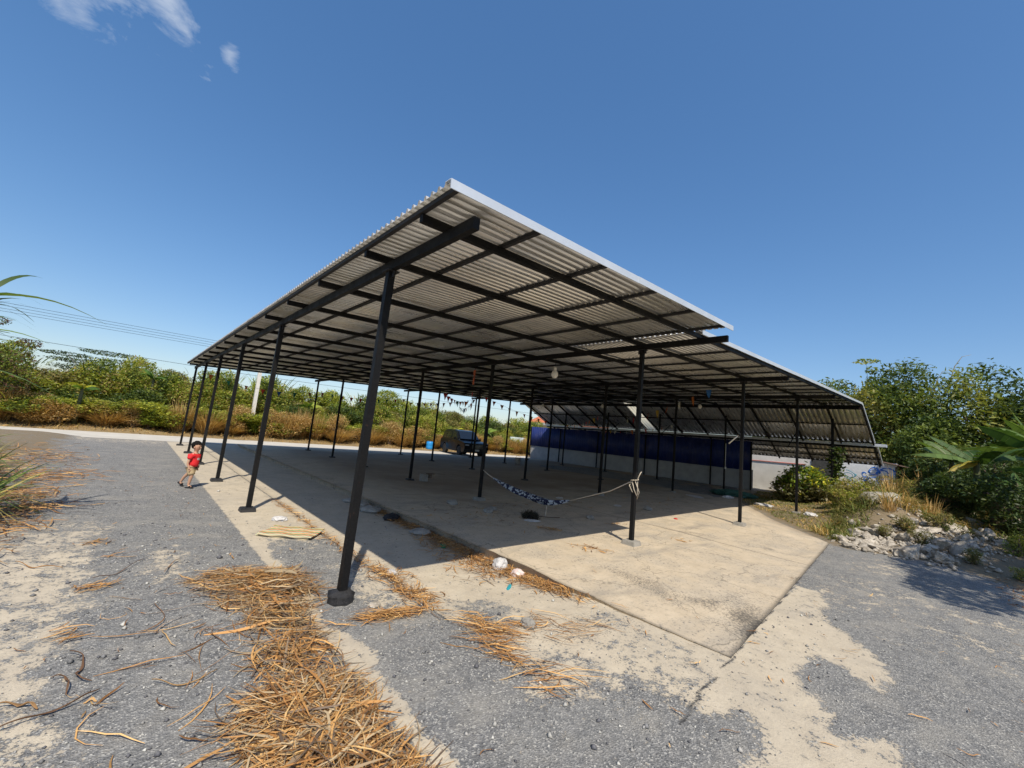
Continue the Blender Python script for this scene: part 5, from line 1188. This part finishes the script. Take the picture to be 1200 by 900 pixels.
    tee = skinned('t_shirt', [(.0, 0, .425, (.112, .122)), (.01, 0, .52, (.104, .114)), (.015, 0, .62, (.088, .105)), (.02, 0, .695, (.056, .070)), (.02, .085, .685, .050), (.0, .135, .585, .052), (.02, -.085, .685, .050), (.01, -.135, .585, .052)],
                  [(0, 1), (1, 2), (2, 3), (3, 4), (4, 5), (3, 6), (6, 7)], RED, 2); tee.parent = t
    pr_ = MB().box((.106, 0, .60), (.006, .05, .045)).build('chest_print', simple('white_print', (.6, .6, .58), .8)); pr_.parent = t
    sh = skinned('shorts', [(0, 0, .46, (.085, .095)), (-.01, .052, .40, .080), (-.075, .056, .285, .072), (.015, -.052, .40, .080), (.070, -.056, .255, .072)], [(0, 1), (1, 2), (0, 3), (3, 4)], KHAKI, 2); sh.parent = t
    sm_ = simple('dark_sandal', (.02, .02, .022), .6)
    o = MB().box((.062, -.057, .012), (.165, .062, .022)).build('sandal', sm_, bevel=.008); o.parent = t
    rt = Matrix.Rotation(R(35), 3, 'Y'); o = MB().box((-.222, .062, .045), (.15, .060, .022), None, rt).build('sandal', sm_, bevel=.008); o.parent = t
    for (c_, rt_) in (((.085, -.057, .04), None), ((-.20, .062, .05), rt)):
        o = MB().box(c_, (.03, .066, .03), None, rt_).build('sandal_strap', sm_, bevel=.006); o.parent = t
    t.scale = (1.0, 1.0, 1.0)
    return t
child((1.13, 11.05, gz(1.13, 11.05)), R(-44))

# ------------------------------------------------------------------ hammock
ham = thing('hammock', 'navy and white patterned cloth hammock slung between two front posts of the second row', 'hammock', (6.79, 6.1, .05))
M_HAM, nth, bh = newmat('patterned_hammock_cloth')
P_ = ND(nth, 'ShaderNodeTexCoord').outputs['Object']; v_ = ND(nth, 'ShaderNodeTexVoronoi'); v_.inputs['Scale'].default_value = 24; nth.links.new(P_, v_.inputs['Vector'])
s_ = ND(nth, 'ShaderNodeSeparateColor'); nth.links.new(v_.outputs['Color'], s_.inputs[0])
nth.links.new(mix(nth, mapr(nth, s_.outputs[0], .58, .6), (.012, .016, .05), (.42, .46, .50)), bh.inputs['Base Color']); bh.inputs['Roughness'].default_value = .9
hp = [(6.79, 7.97, .66), (6.79, 7.6, .575), (6.79, 7.12, .475), (6.79, 6.75, .43), (6.79, 6.47, .405), (6.79, 6.1, .405), (6.79, 5.82, .45), (6.79, 5.55, .53)]
bm = bmesh.new(); rings = []; N_ = 14
for k, p_ in enumerate(hp):
    u = k/(len(hp)-1); wd = .025+.062*math.sin(u*math.pi)**.7; ring_ = []
    for q in range(N_):
        a = 2*math.pi*q/N_; f = 1+.35*math.sin(3*a+k*1.3)+.12*math.sin(5*a+k); ring_.append(bm.verts.new((p_[0]+wd*math.cos(a)*f, p_[1], p_[2]+wd*.8*math.sin(a)*f)))
    rings.append(ring_)
for a_, b_ in zip(rings, rings[1:]):
    for q in range(N_): bm.faces.new((a_[q], a_[(q+1) % N_], b_[(q+1) % N_], b_[q])).smooth = True
me = bpy.data.meshes.new('cloth'); bm.to_mesh(me); bm.free(); o = link('cloth', me, M_HAM); o.parent = ham; o.location = -ham.location
o.modifiers.new('s', 'SUBSURF').render_levels = 2
M_ROPE = simple('pale_rope', (.45, .40, .32), .85, 0, .2, 60)
wpart(MB().tube([(6.79, 7.97, .66), (6.80, 8.2, .72), (6.79, 8.38, .80)], .013, None, 6), 'rope', M_ROPE, ham)
wpart(MB().tube([(6.79, 5.55, .53), (6.79, 5.2, .66), (6.79, 4.6, .88), (6.79, 4.16, 1.12)], .010, None, 6), 'rope', M_ROPE, ham)
wpart(MB().tube([(6.80, 5.55, .53), (6.83, 5.0, .72), (6.83, 4.45, .94)], .008, None, 6), 'rope', simple('dark_rope', (.03, .03, .035), .8), ham)
g = MB()
for k in range(5):
    a = k*1.3; g.tube([(6.79+.05*math.cos(a), 4.10+.05*math.sin(a), 1.13), (6.79+.09*math.cos(a+1), 4.1+.09*math.sin(a+1), 1.10-.05*k), (6.79+.07*math.cos(a+2), 4.1+.06*math.sin(a+2), 1.0-.06*k)], .008, None, 5)
g.tube([(6.84, 4.1, 1.12), (6.90, 4.06, 1.28), (6.93, 4.06, 1.30)], .010, None, 5)
for k in range(10):
    a = k*.7; g.tube([(6.79+.066*math.cos(a), 4.1+.066*math.sin(a), 1.12+.006*k), (6.79+.066*math.cos(a+.7), 4.1+.066*math.sin(a+.7), 1.126+.006*k)], .009, None, 5)
wpart(g, 'knot', M_ROPE, ham)
wpart(MB().tube([(6.79, 6.14, .36), (6.80, 6.16, .25), (6.78, 6.15, .14), (6.79, 6.17, .08)], [.014, .008, .010, .003], None, 6), 'tassel', M_ROPE, ham)

# ------------------------------------------------------------------ bulbs under the roof
m_bulb = simple('frosted_bulb', (.75, .73, .66), .3, 0, .05)
for (x, y, z, lb) in ((6.86, 6.3, 3.20, 'white globe bulb hanging from the second-row beam between the front two posts'), (17.2, 7.6, 3.70, 'white globe bulb beside the pennants near the fourth post row'), (16.9, 12.2, 3.62, 'small white bulb deep under the roof behind a far post'), (16.9, 16.2, 3.62, 'smallest white bulb under the roof near the sloping end')):
    t = thing('light_bulb', lb, 'light bulb', (x, y, z))
    o = MB().lathe((0, 0, 0), [(.02, -.12), (.055, -.10), (.075, -.05), (.075, .0), (.05, .05), (.035, .07)], None, 16).build('globe', m_bulb); o.parent = t
    o = MB().lathe((0, 0, .07), [(.034, 0), (.036, .05), (.015, .08)], None, 12).build('socket', m_bulb if x < 7 else M_STEEL2); o.parent = t
    o = MB().tube([(0, 0, .15), (0, 0, ztop(x)-.30-z+.12)], .005, None, 5).build('cord', M_STEEL); o.parent = t
# ------------------------------------------------------------------ pennant strings
FCOL = {'r': (.45, .03, .02), 'o': (.55, .16, .02), 'w': (.6, .6, .52), 'y': (.55, .36, .04), 'b': (.02, .12, .35), 'g': (.02, .18, .10), 'k': (.03, .02, .02)}
FM = {k: simple('pennant_'+k, c, .7, 0, .1, 5, 0) for k, c in FCOL.items()}
def pennants(label, a, b, sag, cols, size=.2):
    a, b = Vector(a), Vector(b); t = thing('pennant_string', label, 'bunting', a); n = len(cols); N = 24
    P = [(b-a)*u-Vector((0, 0, 1))*sag*4*u*(1-u) for u in [k/N for k in range(N+1)]]
    o = MB().tube(P, .004, None, 4).build('cord', M_STEEL); o.parent = t; d = (b-a); d.z = 0; d.normalize(); sd_ = Vector((-d.y, d.x, 0))
    for k, c in enumerate(cols):
        c = rnd.choice('rowyrbog') if c == 'k' else c
        u = (k+.5)/n; p_ = (b-a)*u-Vector((0, 0, 1))*sag*4*u*(1-u); tw = rnd.uniform(-.5, .5); dd_ = (d*math.cos(tw)+sd_*math.sin(tw)); s = size*rnd.uniform(.8, 1.1); tip = p_+Vector((0, 0, -s*1.35))+sd_*rnd.uniform(-.06, .06)
        g = MB(); v = [g.bm.verts.new(q) for q in (p_-dd_*s/2, p_+dd_*s/2, (p_+dd_*s/2+tip)/2+sd_*.02, tip, (p_-dd_*s/2+tip)/2-sd_*.015)]; g.bm.faces.new(v)
        o = g.build('pennant', FM[c]); o.parent = t
        sm = o.modifiers.new('t', 'SOLIDIFY'); sm.thickness = .002
    return t
pennants('nearest string of orange, white, yellow and red pennants slanting under the roof', (12.2, 4.9, 3.70), (19.2, 12.4, 3.15), .10, 'bowoyrwrw', .22)
pennants('string of faint small pennants running in front of the blue sheeting', (16.5, 12, 3.15), (23.9, 20.5, 3.0), .22, 'ryorwryorwor', .2)
pennants('string of dim pennants low in front of the blue sheeting', (16.9, 8.4, 2.9), (24.2, 17.5, 2.75), .15, 'woyrkowrwyow', .17)
pennants('far pennant string across the left back bays, with a red and a blue flag', (2.0, 22.3, 3.2), (6.8, 22.3, 2.95), .32, 'ogorbgr', .2)
pennants('far pennant string hanging against the sky behind the second row of posts', (6.8, 22.3, 3.0), (11.83, 22.3, 3.3), .20, 'kkkrkkgkkk', .18)
pennants('far pennant string rising to the right against the sky in the middle', (11.83, 22.3, 3.1), (16.86, 22.3, 3.95), .16, 'kkrkkkokkrk', .2)
pennants('short pennant string sloping down across the sky towards the orange roof', (12.9, 16.6, 3.6), (16.86, 15.6, 2.7), .12, 'rkokkrkok', .2)
pennants('low tangled string of dark pennants below the far beam', (10.0, 13.4, 3.0), (12.1, 17.4, 2.95), .22, 'kkkkkkkgkk', .17)
pennants('short bunched string of dark pennants in the middle of the sky gap', (9.8, 15.3, 3.3), (11.3, 15.6, 3.1), .16, 'kkrkkkrk', .2)
t = thing('hanging_rag', 'orange rag and cord hanging down from the second-row beam', 'rag', (6.79, 9.2, 3.4))
mo = simple('orange_rag', (.60, .15, .06), .8)
g = MB(); g.poly([(-.02, -.06, 0), (.03, .10, .02), (.0, .02, -.2), (.05, .12, -.22), (.04, .1, -.38), (-.04, -.08, -.40), (.0, -.02, -.22)], None, (.004, 0, 0)); o = g.build('rag_cloth', mo); o.parent = t
o = MB().tube([(0, 0, .1), (0, 0, -.4), (.02, 0, -.8), (0, .02, -1.1)], .005, None, 5).build('cord', M_STEEL); o.parent = t
g = MB(); g.poly([(-.02, -.05, -.62), (.03, .06, -.60), (.0, .02, -.76)], None, (.004, 0, 0)); g.poly([(-.02, -.05, -.92), (.03, .06, -.90), (.0, .02, -1.06)], None, (.004, 0, 0)); o = g.build('pennant', FM['r']); o.parent = t
# tube lamp on the third-row front post
t = thing('tube_lamp', 'slim white tube lamp sticking out slantwise from the third-row front post', 'lamp', (11.80, 4.14, 2.30))
o = MB().tube([(0, 0.02, .02), (-.02, .14, -.1), (-.02, .26, -.22)], .016, None, 8).build('tube', m_bulb); o.parent = t
o = MB().box((0, 0, .02), (.05, .06, .06)).build('bracket', M_STEEL2); o.parent = t
# white plastic pipe on a far post
t = thing('conduit_pipe', 'thin white conduit pipe strapped to a post near the blue sheeting', 'pipe', (22.05, 8.43, 1.2))
o = MB().tube([(0, -.06, 0), (0, -.06, 1.2)], .015, None, 8).build('conduit', m_bulb); o.parent = t
o = MB().box((0, -.07, 0), (.06, .05, .1)).build('switch_box', m_bulb); o.parent = t

# ------------------------------------------------------------------ small things on the floor
def crumple(name, label, cat, loc, size, mat, seed, sub=3, amp=.35, flat=.5):
    bm = bmesh.new(); bmesh.ops.create_icosphere(bm, subdivisions=sub, radius=1); r_ = np.random.default_rng(seed)
    ks = r_.normal(size=(9, 3))*2.2; ph = r_.uniform(0, 6, 9)
    for v in bm.verts:
        c = np.array(v.co); f = 1+amp*sum(abs(math.sin(float(c@k_)*1.6+p_)) for k_, p_ in zip(ks, ph))/4-amp+r_.uniform(-.09, .09); v.co = Vector((c[0]*size[0]*f, c[1]*size[1]*f, max(c[2]*size[2]*f, -size[2]*flat)))
    for v in bm.verts: v.co.z += size[2]*flat
    me = bpy.data.meshes.new(name); bm.to_mesh(me); bm.free(); o = link(name, me, mat); o.location = (loc[0], loc[1], gz(loc[0], loc[1])+(.0)); o.rotation_euler = (0, 0, r_.uniform(0, 6)); tag(o, label, cat)
    return o
m_bag = simple('white_plastic_bag', (.52, .51, .50), .4, 0, .2, 14, .5); m_blk = simple('black_cloth', (.015, .015, .018), .85); m_pink = simple('pinkish_bag', (.62, .50, .46), .5, 0, .1)
crumple('plastic_bag', 'crumpled white plastic bag in the leaf litter by the slab edge', 'bag', (3.98, 4.35), (.12, .09, .08), m_bag, 1)
crumple('plastic_bag', 'pinkish crumpled bag just nearer than the white one by the slab edge', 'bag', (3.96, 3.98), (.08, .07, .055), m_pink, 2)
crumple('black_rag', 'black rag lying at the foot of the slab edge in the shade', 'rag', (3.93, 7.45), (.17, .12, .07), m_blk, 3)
crumple('styrofoam_scrap', 'small white scrap at the slab edge beside the nearest post', 'scrap', (3.85, 8.9), (.11, .07, .04), m_bag, 4)
crumple('styrofoam_scrap', 'small pale scrap on the lower concrete strip near the litter joint', 'scrap', (2.6, 4.75), (.07, .05, .025), m_bag, 5)
crumple('styrofoam_scrap', 'white lump on the apron behind the striped mat', 'scrap', (2.05, 7.6), (.10, .08, .04), m_bag, 6)
crumple('paper_scrap', 'white scrap in front of the brush pile on the slab', 'scrap', (6.35, 6.1), (.14, .07, .02), m_bag, 7)
crumple('paper_scrap', 'white scrap lying in the shade under the hammock', 'scrap', (9.7, 8.3), (.14, .08, .02), m_bag, 8)
crumple('paper_scrap', 'pale flattened scrap to the right of the hammock rope', 'scrap', (10.6, 6.9), (.15, .09, .015), m_bag, 9)
crumple('paper_scrap', 'tiny red wrapper on the sunlit slab right of the second-row front post', 'wrapper', (10.55, 5.15), (.07, .04, .012), simple('red_wrapper', (.6, .02, .02), .5), 10)
crumple('plastic_scrap', 'small turquoise plastic scrap on the lower concrete near the white bag', 'scrap', (3.58, 3.72), (.09, .02, .012), simple('turquoise_plastic', (.03, .32, .38), .4), 11)
crumple('plastic_scrap', 'small green plastic scrap in the leaf litter under the shade edge', 'scrap', (3.82, 5.5), (.08, .04, .02), simple('green_plastic', (.02, .25, .12), .4), 12)
crumple('clod', 'grey clod on the frond in the foreground', 'stone', (2.98, 2.80), (.07, .05, .045), M_CONC, 13)
for k, (x, y, s, lb) in enumerate(((3.86, 9.3, .17, 'farthest of the broken kerb lumps by the slab edge'), (3.88, 8.75, .2, 'large broken kerb lump second in the row by the slab edge'), (3.85, 8.2, .2, 'third broken kerb lump, in front of the black rag'), (3.9, 6.3, .16, 'broken kerb lump alone among the brown litter'), (1.98, 3.85, .06, 'small pale stone at the foot of the nearest post'), (1.32, 3.28, .05, 'pale pebble beside the straw heap near the nearest post'))):
    crumple('kerb_lump' if s > .1 else 'pebble', lb, 'stone', (x, y), (s, s*.8, s*.35), M_ROCK if s < .1 else M_CONC, 20+k, 2)
for k, (x, y, s, lb) in enumerate(((5.75, 8.1, .13, 'pale stone near the foot of the hammock post'), (6.0, 7.1, .12, 'grey broken piece on the slab left of the hammock'), (6.3, 7.3, .1, 'smaller broken piece beside the grey one on the slab'), (11.0, 6.2, .13, 'dark stone on the slab right of the hammock'), (8.0, 5.9, .1, 'tan stone on the slab below the hammock'))):
    crumple('slab_stone', lb, 'stone', (x, y), (s, s*.8, s*.5), M_CONC, 40+k, 2)
# brush pile
rgb_ = np.random.default_rng(9); t = thing('brush_pile', 'small dark pile of dead twigs on the slab under the hammock', 'brush pile', (6.55, 6.35, gz(6.55, 6.35)))
n = 500; a = rgb_.uniform(0, 6.28, n); base = np.stack([np.cos(a)*rgb_.uniform(0, .22, n), np.sin(a)*rgb_.uniform(0, .22, n), np.zeros(n)], -1); d = np.stack([-np.cos(a)*.5+rgb_.normal(0, .4, n), -np.sin(a)*.5+rgb_.normal(0, .4, n), np.ones(n)], -1)
o = link('twigs', arr_mesh('twigs', *blades(rgb_, base, d, rgb_.uniform(.1, .30, n), np.full(n, .012), pick(rgb_, n, [(.05, .045, .035), (.09, .08, .06), (.03, .03, .025)]), 3, .4), False, [M_DRY])); o.parent = t
o = MB().tube([(0, 0, .06), (.35, -.15, .03), (.7, -.2, .015)], .008, None, 5).build('branch', M_BARK); o.parent = t
# folded striped mat
M_MAT, ntm, bmt = newmat('striped_mat_cloth')
sp_ = ND(ntm, 'ShaderNodeSeparateXYZ'); ntm.links.new(ND(ntm, 'ShaderNodeTexCoord').outputs['Object'], sp_.inputs[0])
fr_ = math_(ntm, 'FRACT', math_(ntm, 'MULTIPLY', sp_.outputs[1], 5.5))
rc = ramp(ntm, fr_, [(0, (.05, .34, .12)), (.14, (.55, .45, .25)), (.30, (.72, .20, .05)), (.42, (.66, .56, .36)), (.58, (.06, .30, .20)), (.70, (.62, .5, .3)), (.82, (.55, .10, .05)), (1, (.6, .5, .3))])
rc_node = [q for q in ntm.nodes if q.type == 'VALTORGB'][0]; rc_node.color_ramp.interpolation = 'CONSTANT'
ntm.links.new(rc, bmt.inputs['Base Color']); bmt.inputs['Roughness'].default_value = .7
t = thing('folded_mat', 'folded mat with orange, green and cream stripes lying by the post line', 'mat', (1.98, 6.72, gz(1.98, 6.72)), R(-38))
for k in range(3):
    g = MB(); nxm = 10
    vs_ = [[g.bm.verts.new((-.36+.72*i/nxm+.02*k, -.26+.52*j/6-.01*k, .012+.018*k+.008*math.sin(i*1.3+j+k))) for i in range(nxm+1)] for j in range(7)]
    for j in range(6):
        for i in range(nxm): g.bm.faces.new((vs_[j][i], vs_[j][i+1], vs_[j+1][i+1], vs_[j+1][i]))
    o = g.build('mat_layer', M_MAT); o.parent = t; sm = o.modifiers.new('t', 'SOLIDIFY'); sm.thickness = .012
# block stool by a mid post, small bin by a far post
t = thing('concrete_block_stool', 'grey concrete block with a small board on it beside a post under the roof', 'block', (7.05, 11.6, gz(7.05, 11.6)))
o = MB().box((0, 0, .13), (.22, .18, .22)).build('block', M_CONC, bevel=.01); o.parent = t
o = MB().box((.16, -.1, .26), (.22, .16, .03)).build('board', M_BARK); o.parent = t
o = MB().box((.16, -.1, .19), (.05, .12, .12)).build('support', M_BARK); o.parent = t
t = thing('grey_bucket', 'small grey bucket standing beside a far post near the parked vehicle', 'bucket', (17.55, 18.5, gz(17.55, 18.5)))
o = MB().lathe((0, 0, 0), [(.15, 0), (.19, .38), (.20, .40), (.17, .38), (.12, .05)], None, 18).build('bucket_body', M_WALLB); o.parent = t
o = MB().tube([(-.19, 0, .38), (-.13, 0, .50), (.13, 0, .50), (.19, 0, .38)], .008, None, 5).build('handle', M_STEEL); o.parent = t
# tarp and odds by the grass
crumple('green_tarp', 'crumpled dark green tarp where the slab meets the grass', 'tarp', (19.2, 6.9), (.75, .40, .14), simple('green_tarp', (.03, .10, .08), .5), 50, 4)
crumple('plastic_bag', 'white bag beside the green tarp', 'bag', (18.0, 6.7), (.22, .14, .07), m_bag, 51)
crumple('plastic_bag', 'white bag on the grass nearer than the green tarp', 'bag', (17.6, 5.3), (.28, .18, .06), m_bag, 52)
crumple('paper_scrap', 'flat pale litter left of the green tarp', 'scrap', (16.6, 7.4), (.35, .2, .03), m_bag, 53)
crumple('plastic_bag', 'white scrap on the grass near the fourth-row front post', 'bag', (16.4, 3.6), (.16, .12, .07), m_bag, 54)

# trees behind the viewpoint that shade the right of the yard
tree('roadside_tree', 'leafy tree behind the viewpoint shading the right side of the gravel', 8.4, -5.65,
     [(-.3, 2.3, 5.4, 1.3, .6, .45), (1.5, 2.3, 5.6, 1.7, .8, .5), (3.4, 2.0, 5.8, 1.7, .9, .6), (5.2, 1.6, 5.8, 1.5, .9, .6), (-1.4, 1.4, 5.0, .9, .45, .3), (2.5, .8, 6.0, 1.8, .8, .6), (-2.2, .9, 5.0, .8, .3, .25)], 12000, .16, G_BANK, 71, .15)
